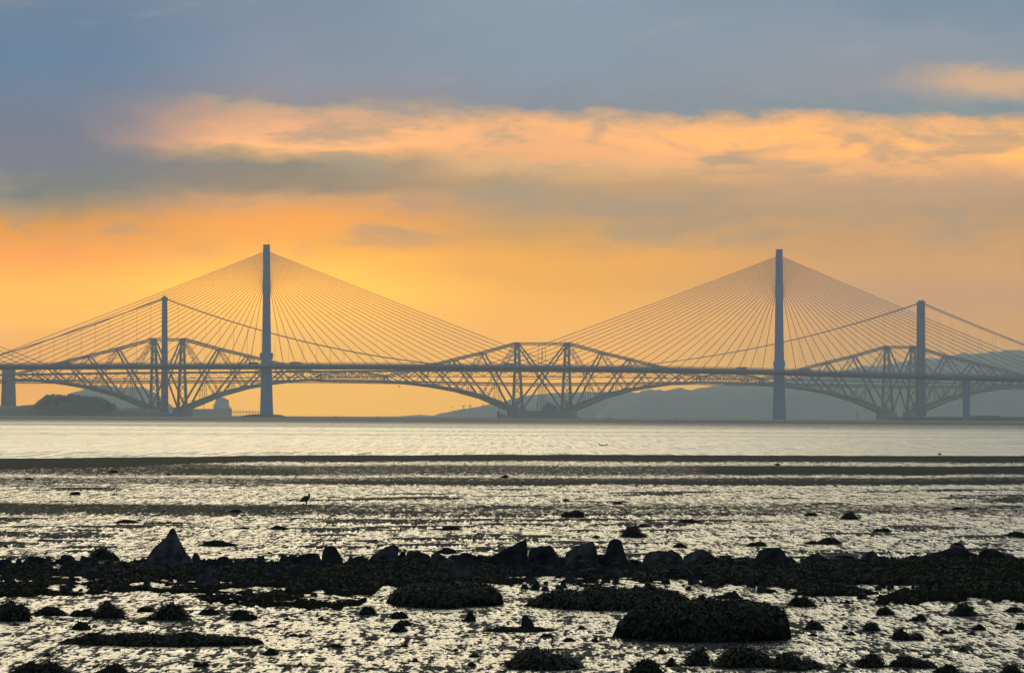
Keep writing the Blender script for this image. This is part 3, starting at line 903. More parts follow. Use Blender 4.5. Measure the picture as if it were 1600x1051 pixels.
def suspended(u0, v0, u1, v1):
    lv = lambda u, d: v0 + (v1 - v0) * (u - u0) / (u1 - u0) + d
    mb = MB(); n = 8
    tops = lambda u: -9 - 6.5 * (1 - (2 * (u - u0) / (u1 - u0) - 1) ** 2)
    for side in (-.55, .55):
        for i in range(n):
            a, b = u0 + (u1 - u0) * i / n, u0 + (u1 - u0) * (i + 1) / n
            A, B = CP(a, lv(a, 0), side), CP(b, lv(b, 0), side); AT, BT = CP(a, lv(a, tops(a)), side), CP(b, lv(b, tops(b)), side)
            mb.bar(A, B, 1.4); mb.bar(AT, BT, 1.3); lattice(mb, A, BT, 1.6, .55); lattice(mb, AT, B, 1.6, .55); mb.bar(A, AT, .8)
        mb.bar(B, BT, 1.6); mb.bar(CP(u0, lv(u0, 0), side), CP(u0, lv(u0, -9), side), 2.4); mb.bar(CP(u1, lv(u1, 0), side), CP(u1, lv(u1, -9), side), 2.4)
    mb.build('suspended_span', M['railsteel'], croot)


suspended(498.5, 595.5, 603, 597); suspended(1091, 598, 1190, 600.5)


def rail_deck():
    mb = MB()
    R = [(-200, 596.5), (30, 596.6), (265, 596.6), (500, 595.5), (603, 597), (847, 601), (1091, 598.5), (1190, 600.5), (1406, 604.5), (1700, 606), (1800, 606)]
    rv = lambda u: ip(u, R)
    for side in (-.5, .5):
        for u in np.arange(-200, 1790, 10):
            a, b = CP(u, rv(u) + 2, side), CP(u + 10, rv(u + 10) + 2, side); at, bt = CP(u, rv(u) - 2, side), CP(u + 10, rv(u + 10) - 2, side)
            mb.bar(a, b, 1.1); mb.bar(at, bt, 1.2); mb.bar(a, bt, .45); mb.bar(at, b, .45)
    for u in np.arange(-200, 1790, 20):
        mb.bar(CP(u, rv(u) - 1, 0), CP(u + 20, rv(u + 20) - 1, 0), 9, .8)
    mb.build('railway_deck', M['railsteel'], croot)


rail_deck()


def end_pier(u, vt, vb, w):
    p, q = W(u, vt, CY(u)), W(u, vb, CY(u)); hw = w / 2 * CY(u) / F
    mb = MB(); rings = []
    for z, k in ((-2, 1.12), (q.z, 1.08), (p.z - 6, .92), (p.z - 4, 1.0), (p.z, 1.0)):
        rings.append([Vector((p.x, p.y, z)) + cd * (sx * hw * k) + cn * (sy * 12 * k) for sx, sy in ((-1, -1), (1, -1), (1, 1), (-1, 1))])
    mb.loft(rings)
    mb.build('end_pier', M['granite'], croot)


end_pier(13.5, 577, 634, 14.5); end_pier(-14, 600, 634, 7)
end_pier(1645, 590, 656, 14)

# ---------------------------------------------------------------- things near the bridges
def vehicle(name, label, u, kind, side=-1, dy=-9):
    Y = QY(u); p = W(u, qtop(u) + .6, Y) + Vector((0, dy, 0))
    r = empty(name, p, label, {'lorry': 'lorry', 'van': 'van', 'bus': 'bus'}[kind], 'traffic on the bridge deck')
    f = 1 if dy < 0 else -1
    if kind == 'lorry':
        MB().box(p + Vector((-f * 2.0, 0, 2.7)), (12, 2.5, 3.0)).build('cargo_box', M['vehicle'], r)
        mb = MB(); mb.loft([[p + Vector((f * x, sy * 1.22, z)) for x, z in ((4.4, .7), (6.7, .7), (6.7, 2.1), (6.3, 3.6), (4.4, 3.8))] for sy in (-1, 1)]); mb.build('cab', M['vehicle'], r)
        xs = (-6.5, -5.2, -3.9, 3.0, 5.4)
    elif kind == 'bus':
        MB().box(p + Vector((0, 0, 2.0)), (12, 2.5, 3.1)).build('body', M['vehicle'], r)
        MB().box(p + Vector((0, 0, 2.5)), (11, 2.56, 1.0)).build('window_band', M['glass'], r)
        xs = (-4, 3.6)
    else:
        mb = MB(); mb.loft([[p + Vector((f * x, sy * .98, z)) for x, z in ((-2.9, .5), (2.9, .5), (2.9, 1.2), (1.9, 1.5), (1.2, 2.5), (-2.9, 2.5))] for sy in (-1, 1)]); mb.build('body', M['vehicle'], r)
        xs = (-1.9, 1.9)
    for x in xs:
        for sy in (-1, 1):
            c = p + Vector((f * x, sy * 1.05, .5)); MB().tube([c - Vector((0, .15, 0)), c + Vector((0, .15, 0))], .5, 12).build('wheel', M['rubber'], r)


vehicle('lorry', 'long lorry crossing the cable-stayed bridge just right of its left mast', 464, 'lorry')
vehicle('lorry', 'lorry on the bridge deck above the left edge of the middle cantilever tower', 797, 'lorry')
vehicle('bus', 'bus on the cable-stayed deck just left of the left mast', 396, 'bus')
vehicle('lorry', 'lorry on the deck near the far left of the picture', 97, 'lorry', dy=9)
vehicle('van', 'van on the deck right of the lorry near the left mast', 489, 'van')
vehicle('van', 'van on the deck left of the suspension tower', 208, 'van', dy=9)
vehicle('lorry', 'lorry on the deck just left of the right mast', 1158, 'lorry', dy=9)
vehicle('van', 'van on the deck in the middle of the long span', 668, 'van')
vehicle('lorry', 'lorry on the deck right of the right mast', 1258, 'lorry')


def gantry(label, u, v, Y):
    p = W(u, v, Y); r = empty('maintenance_gantry', p, label, 'gantry', 'gantries hung under the bridge decks')
    MB().box(p, (11, 22, 1.4)).build('platform', M['roadsteel'], r)
    mb = MB()
    for x in (-5, 0, 5):
        for y in (-10, 10): mb.bar(p + Vector((x, y, .7)), p + Vector((x, y, 3.2)), .3)
    mb.build('hanger_frame', M['roadsteel'], r)


gantry('maintenance gantry slung under the deck right of the left mast', 457, 579.3, QY(457))
gantry('maintenance gantry slung under the deck left of the right mast', 1164, 595, SY(1164))


def tanker():
    Y = 12600; k = Y / F
    r = empty('tanker', (W(315, 650, Y).x, Y, 0), 'hazy tanker ship lying behind the left cantilever', 'ship')
    P = lambda u, v, dy=0: W(u, v, Y) + Vector((0, dy, 0))
    rings = []
    for u, hw, vt in ((262, 1, 636), (268, 12, 637), (280, 20, 638.5), (340, 21, 638.5), (356, 19, 638), (362, 14, 637)):
        t = P(u, vt); rings.append([Vector((t.x, Y - hw, t.z)), Vector((t.x, Y + hw, t.z)), Vector((t.x + (0 if u > 270 else 4), Y + hw * .8, -2)), Vector((t.x + (0 if u > 270 else 4), Y - hw * .8, -2))])
    MB().loft(rings).build('hull', M['hull'], r)
    a = P(346, 638); 
    mb = MB()
    for (u0, u1, v0, v1, d) in ((334, 358.5, 638.4, 632, 17), (336, 356, 632, 627, 16), (338, 353.5, 627, 622.5, 15), (340, 351, 622.5, 620.5, 17)):
        p, q = P(u0, v0), P(u1, v1); mb.box(Vector(((p.x + q.x) / 2, Y, (p.z + q.z) / 2)), (q.x - p.x, d * 2, q.z - p.z))
    mb.build('superstructure', M['white'], r)
    mb = MB(); p = P(355, 631); mb.tube([p, p + Vector((0, 0, 12))], [4.5, 3.6], 10); mb.build('funnel', M['hull'], r)
    mb = MB(); p = P(346, 620.5); mb.bar(p, p + Vector((0, 0, 9)), .7); mb.bar(p + Vector((-3, 0, 6)), p + Vector((20, 0, 5)), .5); mb.build('mast', M['white'], r)
    for u in (292, 318):
        mb = MB(); p = P(u, 638.6); mb.bar(p, p + Vector((0, 0, 22)), 1.4); mb.bar(p + Vector((0, 0, 18)), p + Vector((24, 0, 23)), 1.0); mb.bar(p + Vector((0, 0, 22)), p + Vector((24, 0, 23)), .3); mb.build('deck_crane', M['white'], r)


tanker()


def jetty():
    Y = 10100; r = empty('jetty', (W(384, 650, Y).x, Y, 0), 'thin oil jetty on the water beside the left mast', 'jetty')
    mb = MB(); a, b = W(361, 643.6, Y), W(404, 643.9, Y); mb.bar(a, b, 6, 1.2); mb.bar(a + Vector((0, 0, 3)), b + Vector((0, 0, 3)), .5)
    mb.build('deck', M['roadsteel'], r)
    for i in range(10):
        p = a.lerp(b, i / 9); MB().bar(Vector((p.x, Y, -2)), p + Vector((0, 0, 3)), 1.1).build('pile', M['roadsteel'], r)


jetty()


def fort():
    Y = 7390; P = lambda u, v: W(u, v, Y)
    r = empty('ruined_fort', (P(857, 640).x, Y, P(857, 641).z), 'dark ruined fort on the island under the middle cantilever', 'fort')
    mb = MB()
    for u0, u1, vt in ((846, 872, 636), (849, 869.5, 632.5), (852, 864, 630), (854.5, 860, 628.2)):
        p, q = P(u0, vt), P(u1, 643); mb.box(Vector(((p.x + q.x) / 2, Y + (u0 - 846) * .2, (p.z + q.z) / 2)), (q.x - p.x, 16 - (u0 - 846) * .9, p.z - q.z))
    mb.build('keep', M['granite'], r)
    mb = MB(); p, q = P(796, 641.2), P(899, 652)
    rings = []
    for u in np.linspace(796, 899, 30):
        t = P(u, 641 + .5 * vn(u * .3, 0, 3)); rings.append([Vector((t.x, Y - 34, t.z)), Vector((t.x, Y + 34, t.z)), Vector((t.x, Y + 40, -1)), Vector((t.x, Y - 40, -1))])
    mb.loft(rings).build('curtain_wall', M['granite'], r)
    r = empty('beacon_pier', (P(780, 651).x, Y, 0), 'stubby stone pier with a light, left of the middle cantilever', 'pier')
    mb = MB(); p = P(776.6, 642.5); q = P(789, 646.5)
    mb.box(Vector((P(778.8, 640).x, Y, p.z / 2 - 1)), (4.6, 10, p.z + 2)); mb.box(Vector((P(784.5, 640).x, Y, q.z / 2 - 1)), (10.5, 12, q.z + 2)); mb.build('masonry', M['granite'], r)
    p = P(779.8, 642.5); MB().tube([p, p + Vector((0, 0, 3.5)), p + Vector((0, 0, 4)), p + Vector((0, 0, 6))], [.5, .4, 1.2, 1.0], 10).build('light', M['roadsteel'], r)


fort()


def masts():
    Y = 12430
    for u, v0, v1, lab in ((724.5, 641, 631.5, 'leftmost thin lattice mast on the pale hill'), (734.5, 640, 631, 'second lattice mast on the pale hill'), (755, 640, 630.5, 'tallest lattice mast on the pale hill beside the middle cantilever')):
        a, b = W(u, v0 + 4, Y), W(u, v1, Y); r = empty('lattice_mast', (a.x, Y, a.z), lab, 'mast', 'masts on the far hill')
        mb = MB()
        for sx in (-1, 1): mb.bar(a + Vector((sx * 3.4, 0, 0)), b, .9, .9, .6, .6)
        for k in range(5):
            p, q = a.lerp(b, k / 6), a.lerp(b, (k + 1) / 6); w0, w1 = 3.4 * (1 - k / 6), 3.4 * (1 - (k + 1) / 6)
            mb.bar(p + Vector((-w0, 0, 0)), q + Vector((w1, 0, 0)), .5); mb.bar(p + Vector((w0, 0, 0)), q + Vector((-w1, 0, 0)), .5)
        mb.build('lattice', M['roadsteel'], r)
        p = a.lerp(b, .78); MB().bar(p + Vector((-5, 0, 0)), p + Vector((6, 0, 1)), 1.0, 1.6).build('cross_arm', M['roadsteel'], r)


masts()


def buoy(label, u, v, Y, h):
    p = W(u, v, Y); p.z = 0; r = empty('buoy', p, label, 'buoy', 'navigation buoys on the water')
    MB().tube([p + Vector((0, 0, -.4)), p + Vector((0, 0, .3 * h)), p + Vector((0, 0, .36 * h))], [.34 * h, .34 * h, .2 * h], 14).build('float', M['buoy'], r)
    mb = MB()
    for a in range(4):
        t = a * math.pi / 2 + .4; mb.bar(p + Vector((math.cos(t) * .2 * h, math.sin(t) * .2 * h, .34 * h)), p + Vector((math.cos(t) * .06 * h, math.sin(t) * .06 * h, .86 * h)), .05 * h)
    mb.tube([p + Vector((0, 0, .8 * h)), p + Vector((0, 0, .84 * h)), p + Vector((0, 0, h))], [.1 * h, .14 * h, .1 * h], 8); mb.build('cage', M['buoy'], r)


buoy('left of the two buoys near the left mast', 525, 651, 5200, 3.0)
buoy('right of the two buoys near the left mast', 590, 651.2, 5200, 2.6)
buoy('left of the two small buoys left of the right mast', 1055, 653, 5200, 2.6)
buoy('right of the two small buoys left of the right mast', 1095, 653.4, 5200, 2.0)
buoy('tiny buoy on the horizon left of the middle cantilever', 738, 652, 5000, 1.3)
p = W(1339.6, 645, 5000)
r = empty('channel_post', (p.x, p.y, 0), 'thin channel post standing in the water right of the right mast', 'post')
MB().tube([Vector((p.x, p.y, -2)), Vector((p.x, p.y, p.z))], [.3, .25], 8).build('post', M['roadsteel'], r)
MB().box(Vector((p.x, p.y, p.z + .4)), (1.1, .2, .9)).build('topmark', M['roadsteel'], r)


def sailboat():
    Y = 4900; p = W(953, 652, Y); p.z = 0
    r = empty('sailboat', p, 'small yacht with bare mast right of the middle cantilever', 'boat')
    rings = []
    for x, w, h in ((-3.2, .8, 1.2), (-1.5, 1.3, 1.05), (1.0, 1.2, 1.15), (3.0, .5, 1.4), (3.7, .06, 1.5)):
        rings.append([p + Vector((x, -w, h)), p + Vector((x, w, h)), p + Vector((x, w * .4, -.4)), p + Vector((x, -w * .4, -.4))])
    MB().loft(rings).build('hull', M['white'], r)
    MB().loft([[p + Vector((x, sy * .75, z)) for x, z in ((-1.8, 1.0), (1.4, 1.1), (.9, 1.9), (-1.6, 2.0))] for sy in (-1, 1)]).build('cabin', M['white'], r)
    MB().bar(p + Vector((.3, 0, 1)), p + Vector((.3, 0, 9.5)), .14).bar(p + Vector((.3, 0, 2.3)), p + Vector((-2.8, 0, 2.4)), .12).build('mast', M['roadsteel'], r)


sailboat()
# ---------------------------------------------------------------- seaweed and rocks
WEED_G = 'seaweed clumps lying on the wet mud'


def fronds(mb, pts, nrmls, length, rnd, width=0.012):
    """short drooping straps of wrack rooted at the given points"""
    for p, n in zip(pts, nrmls):
        p, n = Vector(p), Vector(n)
        t = Vector((rnd.uniform(-1, 1), rnd.uniform(-1, 1), rnd.uniform(-.7, .3)))
        d = (n * rnd.uniform(.1, .75) + t).normalized()
        L = length * rnd.uniform(.4, 1.3); w = width * rnd.uniform(.6, 1.7)
        s_ = d.cross(Vector((rnd.uniform(-1, 1), rnd.uniform(-1, 1), 1))).normalized() * w
        q1 = p + d * L * .5; q2 = q1 + (d + Vector((0, 0, -.9))).normalized() * L * .5
        k = len(mb.v)
        mb.v += [p - s_ * .6, p + s_ * .6, q1 + s_, q1 - s_, q2 + s_ * .5, q2 - s_ * .5]
        mb.f += [(k, k + 1, k + 2, k + 3), (k + 3, k + 2, k + 4, k + 5)]


def with_fronds(o, nbase):
    me = o.data; me.materials.append(M['frond'])
    idx = np.zeros(len(me.polygons), dtype=np.int32); idx[nbase:] = 1
    me.polygons.foreach_set('material_index', idx); me.update()
    return o


def clump(label, u0, u1, vb, hpx, shape=0.0, depth=None, dens=1.0, mat='weed', name='seaweed_clump', seed=None, group=WEED_G, cat='seaweed', lobes=3, spiky=1.0, sky=None):
    rnd = random.Random(seed if seed is not None else int(u0 * 31 + vb * 7))
    Yf = ground_y((u0 + u1) / 2, vb)
    x0, x1 = W(u0, vb, Yf).x, W(u1, vb, Yf).x
    w = x1 - x0; h = hpx * Yf / F * (.92 if hpx < 45 else .97)
    D = depth if depth else max(min(w * .8, 1.6), h * 2.0)
    cx, cy = (x0 + x1) / 2, Yf + D / 2
    z0 = flat_z(cx, Yf)
    nx, ny = 30, 18
    # skyline along x made of a few lobes
    lob = [(rnd.uniform(-.6, .6), rnd.uniform(.25, .6), rnd.uniform(.45, 1.0)) for _ in range(lobes)]
    lob[0] = (shape, .5, 1.0)
    sk = []
    for i in range(nx + 1):
        s_ = -1 + 2 * i / nx
        sk.append((max(a * math.exp(-abs((s_ - c) / (wd * 1.25)) ** 2.6) for c, wd, a in lob) * (1 - s_ ** 6) ** .6) if sky is None else ip((u0 + u1) / 2 + s_ * (u1 - u0) / 2, sky))
    nbase = 0
    mxs = max(sk); sk = [q / mxs for q in sk]
    mb = MB(); sd_ = rnd.randint(0, 9999)
    for j in range(ny + 1):
        t = math.sin(math.pi / 2 * (-1 + 2 * j / ny))
        for i in range(nx + 1):
            s_ = -1 + 2 * i / nx
            e = math.sqrt(max(0, 1 - t * t)) if abs(t) < 1 else 0
            edge = 1 + .22 * float(fbm(i * .5 + sd_, j * .5, 3, 3))
            z = h * sk[i] * (e ** .8) * (1 + (.7 if sky is None else .4) * float(fbm(i * .6, j * .7 + sd_, 3, 5)))
            x = cx + s_ * w / 2 * (.55 + .45 * e) * edge
            y = cy + t * D / 2 * (.4 + .6 * (1 - s_ * s_) ** .5) * edge
            if i in (0, nx) or j in (0, ny): z = -.03
            mb.v.append(Vector((x, y, z0 - .012 + z)))
    for j in range(ny):
        for i in range(nx):
            a = j * (nx + 1) + i; mb.f.append((a, a + 1, a + nx + 2, a + nx + 1))
    nbase = len(mb.f)
    nf = int(min(2600, max(30, (w * 34) * (hpx ** .9) * dens * 2.0)))
    base = list(mb.v)
    pts, nr = [], []
    for _ in range(nf):
        i, j = rnd.randint(1, nx - 2), (rnd.randint(0, 8) if rnd.random() < .7 else rnd.randint(1, ny - 2))
        a, b, c = base[j * (nx + 1) + i], base[j * (nx + 1) + i + 1], base[(j + 1) * (nx + 1) + i]
        n = (b - a).cross(c - a)
        n = n.normalized() if n.length > 1e-9 else Vector((0, 0, 1))
        f1, f2 = rnd.random(), rnd.random() * .99
        if f1 + f2 > 1: f1, f2 = 1 - f1, 1 - f2
        pts.append(a + (b - a) * f1 + (c - a) * f2); nr.append(n)
    fl = min(.10, max(.025, h * .5)) * spiky
    fronds(mb, pts, nr, fl, rnd, width=max(.004, fl * .07))
    return tag(with_fronds(mb.build(name, M[mat], None, False, (cx, cy, z0)), nbase), label, cat, group)


def boulder(label, outline, vb, depth=.75, mat='rock', seed=1, name='boulder', group='boulders along the weedy ridge'):
    rnd = random.Random(seed * 13 + 5)
    u0, u1 = outline[0][0], outline[-1][0]
    Y = ground_y((u0 + u1) / 2, vb, .03)
    P = [W(u, v, Y) for u, v in outline]
    zb = -.12
    P = [Vector((P[0].x - .01, Y, zb))] + P + [Vector((P[-1].x + .01, Y, zb))]
    # resample
    seg = [0]
    for a, b in zip(P, P[1:]): seg.append(seg[-1] + (b - a).length)
    n = 40; R = []
    for i in range(n):
        d = seg[-1] * i / (n - 1)
        k = max(j for j in range(len(seg)) if seg[j] <= d + 1e-9); k = min(k, len(P) - 2)
        R.append(P[k].lerp(P[k + 1], (d - seg[k]) / max(seg[k + 1] - seg[k], 1e-6)))
    w = P[-1].x - P[0].x; hh = max(p.z for p in P); cx = (P[0].x + P[-1].x) / 2
    peak = max(P, key=lambda p: p.z)
    D = max(w, hh) * depth; K = 13; rings = []
    sdv = Vector((seed * 7.3, seed * 3.1, seed))
    for k in range(K):
        t = -1 + 2 * k / (K - 1)
        sc = max(.12, (1 - abs(t) ** 2.2) ** .62)
        ring = []
        for p in R:
            q = Vector((cx + (p.x - cx) * (.35 + .65 * sc), Y + D / 2 + t * D / 2, zb + (p.z - zb) * sc))
            if p.z > zb + .01:
                nv = mnoise.fractal(q * (2.2 / max(w, .2)) + sdv, .8, 2.0, 4) * .10 * w
                cell = mnoise.cell(Vector(q * (3.0 / max(w, .2)) + sdv)) * .05 * w
                q.y += nv * 1.6 + cell * 2; q.z += (nv + cell) * (.35 if sc > .97 else 1)
            ring.append(q)
        rings.append(ring)
    # break the block along a few flat joint faces
    for _ in range(9):
        nv = Vector((rnd.uniform(-.9, .9), -1 if rnd.random() < .8 else 1, rnd.uniform(-.1, .9))).normalized()
        ds = [q.dot(nv) for ring in rings for q in ring]
        lim = max(ds) - (max(ds) - min(ds)) * rnd.uniform(.05, .22)
        for ring in rings:
            for q in ring:
                d = q.dot(nv) - lim
                if d > 0: q.y -= d / nv.y * .9 if abs(nv.y) > .45 else 0
    mb = MB().loft(rings)
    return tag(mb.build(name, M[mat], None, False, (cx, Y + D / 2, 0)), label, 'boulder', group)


def weed_bank():
    """the low ridge of shingle buried under wrack that crosses the whole picture"""
    FE = [(-900, 938), (0, 936), (100, 935), (150, 930), (230, 927), (270, 929), (330, 943), (420, 949), (545, 951), (568, 944), (600, 917), (690, 912), (780, 912), (1000, 914), (1150, 912), (1230, 929), (1310, 944), (1437, 946), (1452, 940), (1600, 941), (2000, 942)]
    BE = [(-900, 886), (2000, 888)]
    TOP = [(-900, 884), (0, 885), (55, 880), (85, 883), (100, 887), (117, 883), (162, 878), (217, 878), (305, 880), (360, 878), (400, 876), (455, 876), (540, 877), (640, 870), (670, 872), (760, 876), (880, 880), (935, 881), (985, 884), (1005, 882),
           (1115, 869), (1137, 871), (1180, 876), (1240, 879), (1255, 877), (1292, 870), (1340, 872), (1395, 878), (1410, 873), (1450, 868), (1530, 868), (1575, 868), (1640, 871), (2000, 874)]
    nu, nv_ = 1350, 60
    us = np.linspace(-900, 2500, nu)
    fe = np.interp(us, [p[0] for p in FE], [p[1] for p in FE]) + fbm(us / 30, us * 0, 5, 3, .6) * 16 + fbm(us / 7, us * 0 + 9, 3, 6) * 7
    Yf = np.array([ground_y(u, v) for u, v in zip(us, fe)])
    Yc = np.array([ground_y(u, 891) for u in us]); Yb = Yc + 4.5
    tp = np.interp(us, [p[0] for p in TOP], [p[1] for p in TOP]) + np.where(us < 1110, 5.0, 3.0) + fbm(us / 14, us * 0 + 3, 5, 13, .6) * 9
    ztop = np.array([W(u, v, y).z for u, v, y in zip(us, tp, Yc)])
    X, Yg, Z = [], [], []
    for k in range(nv_):
        t = k / (nv_ - 1)
        if t < .8:
            q = t / .8; y = Yf + (Yc - Yf) * q
            prof = .30 * smooth(0, .06, q) + .25 * q + .45 * smooth(.55, 1.0, q)
        else:
            q = (t - .8) / .2; y = Yc + (Yb - Yc) * q; prof = 1 - smooth(0, 1, q)
        x = (us - 800) / F * y
        z = .02 + (ztop - .02) * prof + (fbm(x / .3, y / .7, 4, 21, .6) * .10 + fbm(x / 1.5, y / 3, 2, 31) * .07) * (prof > .02) * np.minimum(1, prof * 4)
        hole = smooth(.10, .17, fbm(x / .9, y / 2.2, 4, 91)) * (t < .42)
        z = z * (1 - hole) - .06 * hole
        if k in (0, nv_ - 1): z = z * 0 - .08
        X.append(x); Yg.append(y); Z.append(z)
    X, Yg, Z = np.array(X), np.array(Yg), np.array(Z)
    mb = MB()
    mb.v = [Vector(p) for p in zip(X.ravel(), Yg.ravel(), Z.ravel())]
    for k in range(nv_ - 1):
        for i in range(nu - 1):
            a = k * nu + i; mb.f.append((a, a + 1, a + nu + 1, a + nu))
    nbase = len(mb.f); rnd = random.Random(77); pts, nr = [], []
    for _ in range(38000):
        i = rnd.randint(0, nu - 1); k = min(nv_ - 3, int(abs(rnd.random()) ** .7 * nv_)) or 1
        if mb.v[k * nu + i].z < .035: continue
        pts.append(mb.v[k * nu + i] + Vector((rnd.uniform(-.02, .02), rnd.uniform(-.1, .1), 0))); nr.append(Vector((rnd.uniform(-.4, .4), rnd.uniform(-.6, .1), 1)).normalized())
    fronds(mb, pts, nr, .09, rnd, .009)
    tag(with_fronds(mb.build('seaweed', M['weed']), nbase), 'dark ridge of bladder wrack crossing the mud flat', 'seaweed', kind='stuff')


weed_bank()

def rubble():
    """angular stones and cobbles lying thick along the ridge"""
    rnd = random.Random(21); mb = MB()
    for i in range(1750):
        u = rnd.uniform(-800, 2400); v = 882 + abs(rnd.gauss(0, 14)) if i % 3 else rnd.uniform(884, 935)
        if v > 926 and not (320 < u < 570 or u > 1210): continue
        Y = ground_y(u, v); p = W(u, v, Y); px = Y / F
        r0 = rnd.uniform(3, 8) * px * (1.8 if rnd.random() < .14 else 1)
        q = min(1, max(0, (945 - v) / 58.0)); z = .02 + .075 * q
        pts = [Vector((math.cos(a), math.sin(a), 0)) for a in [k / 6 * 6.283 + rnd.uniform(-.3, .3) for k in range(6)]]
        n = len(mb.v); top = rnd.uniform(.5, 1.1); tx, ty = rnd.uniform(-.3, .3), rnd.uniform(-.3, .3); kt = rnd.uniform(.3, .75)
        w1, w2 = rnd.uniform(.8, 1.4), rnd.uniform(.8, 1.4)
        for a in pts: mb.v.append(p * 1 + Vector((a.x * r0 * w1, a.y * r0 * w2, z - p.z - r0 * .5)))
        for a in pts: mb.v.append(p * 1 + Vector(((a.x * kt + tx) * r0 * w1, (a.y * kt + ty) * r0 * w2, z - p.z + r0 * top * rnd.uniform(.7, 1.1))))
        for k in range(6):
            k2 = (k + 1) % 6; mb.f.append((n + k, n + k2, n + 6 + k2, n + 6 + k))
        mb.f.append(tuple(n + 6 + k for k in range(6)))
    tag(mb.build('rubble', M['rock']), 'small angular stones lying thick along the weedy ridge', 'rubble', kind='stuff')


rubble()
B = boulder
B('tall pointed pyramid boulder standing up from the left of the ridge', [(222, 882), (224, 876), (235, 860), (244, 850), (252, 842), (258, 834), (262, 828), (267.5, 825), (271, 829), (275, 837), (282, 850), (290, 867), (299, 880)], 891, .7, 'palerock', 1)
B('squat boulder leaning against the left side of an upright block', [(454, 885), (458, 872), (470, 867), (482, 864), (496, 866), (505, 884)], 893, .8, 'rock', 2)
B('upright flat-topped block boulder left of the picture centre', [(501, 884), (502, 867), (505, 857), (510, 853.5), (524, 852.5), (527, 860), (535, 875), (537, 888)], 891, .7, 'rock', 3)
B('low rounded boulder right of the upright flat-topped block', [(543, 885), (547, 873), (556, 868), (566, 868), (573, 874), (578, 885)], 892, .8, 'rock', 4)
B('slanting wedge boulder rising to the right', [(574, 884), (580, 868), (590, 861), (600, 855.5), (610, 852), (617, 851), (623, 856), (621, 865), (626, 882)], 891, .7, 'palerock', 5)
B('small stone tucked behind the slanting wedge boulder', [(619, 882), (622, 867), (629, 861), (633, 864), (637, 882)], 888, .8, 'rock', 6)
B('flat slab boulder dipping to the right', [(632, 880), (635, 862), (641, 860.5), (651, 861.5), (662, 866), (671, 870), (678, 884)], 890, .8, 'rock', 7)
B('broken low boulder right of the flat slab', [(671, 884), (673, 868), (682, 866), (695, 871), (706, 875), (712, 886)], 893, .8, 'palerock', 8)
B('low hump boulder midway between the flat slab and the blunt wedge', [(706, 884), (712, 869), (720, 864), (727, 862), (738, 866), (750, 870), (756, 884)], 891, .8, 'rock', 9)
B('big blunt wedge boulder with a steep right face at the picture centre', [(761, 885), (764, 872), (778, 863), (790, 855), (800, 851), (812, 847), (821, 845), (824, 851), (826, 885)], 891, .75, 'rock', 10)
B('broad boulder with a ragged top beside the blunt wedge', [(824, 884), (826, 863), (835, 853), (846, 851), (860, 851), (865, 857), (871, 869), (881, 878), (884, 886)], 890, .75, 'rock', 11)
B('large smooth egg-shaped boulder leaning to the right', [(880, 885), (882, 872), (887, 862), (896, 856), (905, 852), (916, 848), (925, 846), (930, 850), (934, 862), (932, 876), (929, 887)], 890, .8, 'palerock', 12)
B('tall tapering pillar boulder with a flat top, right of the egg-shaped one', [(934, 884), (936, 878), (945, 867), (949, 856), (952, 849), (956, 844), (963, 842.5), (971, 842), (973, 848), (976, 862), (980, 874), (988, 886)], 890, .7, 'rock', 13)
B('wide pale flat-topped boulder right of the pillar', [(1003, 885), (1005, 877), (1009, 866), (1017, 860), (1030, 859), (1050, 860), (1062, 866), (1068, 873), (1070, 886)], 891, .8, 'palerock', 14)
B('rounded boulder with a pale right flank', [(1067, 885), (1069, 871), (1082, 862), (1092, 858), (1100, 857), (1110, 862), (1117, 869), (1126, 879), (1128, 888)], 892, .8, 'palerock', 15)
B('blunt dark boulder beyond the big weed mound', [(1180, 887), (1182, 868), (1188, 860), (1200, 856), (1220, 854), (1226, 863), (1231, 871), (1238, 884)], 891, .75, 'rock', 16)
B('low cracked boulder with a stepped top', [(1252, 886), (1256, 879), (1264, 871), (1272, 866), (1284, 865), (1291, 870), (1310, 872), (1335, 872), (1341, 886)], 892, .8, 'rock', 17)
B('smooth domed boulder right of the low cracked one', [(1338, 888), (1341, 877), (1352, 866), (1360, 862), (1366, 861), (1372, 865), (1378, 876), (1382, 889)], 889, .8, 'palerock', 18)
B('small upright stone beside the smooth domed boulder', [(1379, 886), (1381, 876), (1388, 873), (1392, 874), (1393, 887)], 890, .8, 'rock', 19)
B('low weedy hump boulder left of the biggest dome on the right', [(1404, 887), (1408, 875), (1420, 869), (1432, 867), (1443, 870), (1452, 885)], 893, .8, 'rock', 20)
B('biggest dome-shaped boulder on the right end of the ridge', [(1438, 885), (1450, 869), (1464, 863), (1478, 859), (1495, 854.5), (1508, 856), (1517, 860), (1528, 869), (1536, 885)], 891, .8, 'rock', 21)
B('rightmost low boulder of the ridge', [(1528, 882), (1533, 862), (1547, 857.5), (1560, 860), (1574, 867), (1588, 868), (1604, 886)], 891, .8, 'rock', 22)
B('small square stone on the ridge right of the pointed boulder', [(336, 884), (339, 872), (346, 869), (355, 869), (359, 875), (363, 886)], 892, .8, 'rock', 23)
B('pale rounded stone at the foot of the ridge below the pointed boulder', [(304, 913), (307, 896), (313, 887), (322, 886), (329, 892), (333, 913)], 915, .8, 'palerock', 24)
B('pale half-buried stone in the ridge below the broad ragged boulder', [(700, 902), (707, 886), (716, 881), (726, 884), (740, 891), (744, 903)], 906, .8, 'palerock', 25)
B('half-buried stone at the foot of the ridge below the flat-topped block', [(448, 902), (456, 888), (464, 884), (471, 888), (480, 902)], 906, .8, 'rock', 26)

C = clump
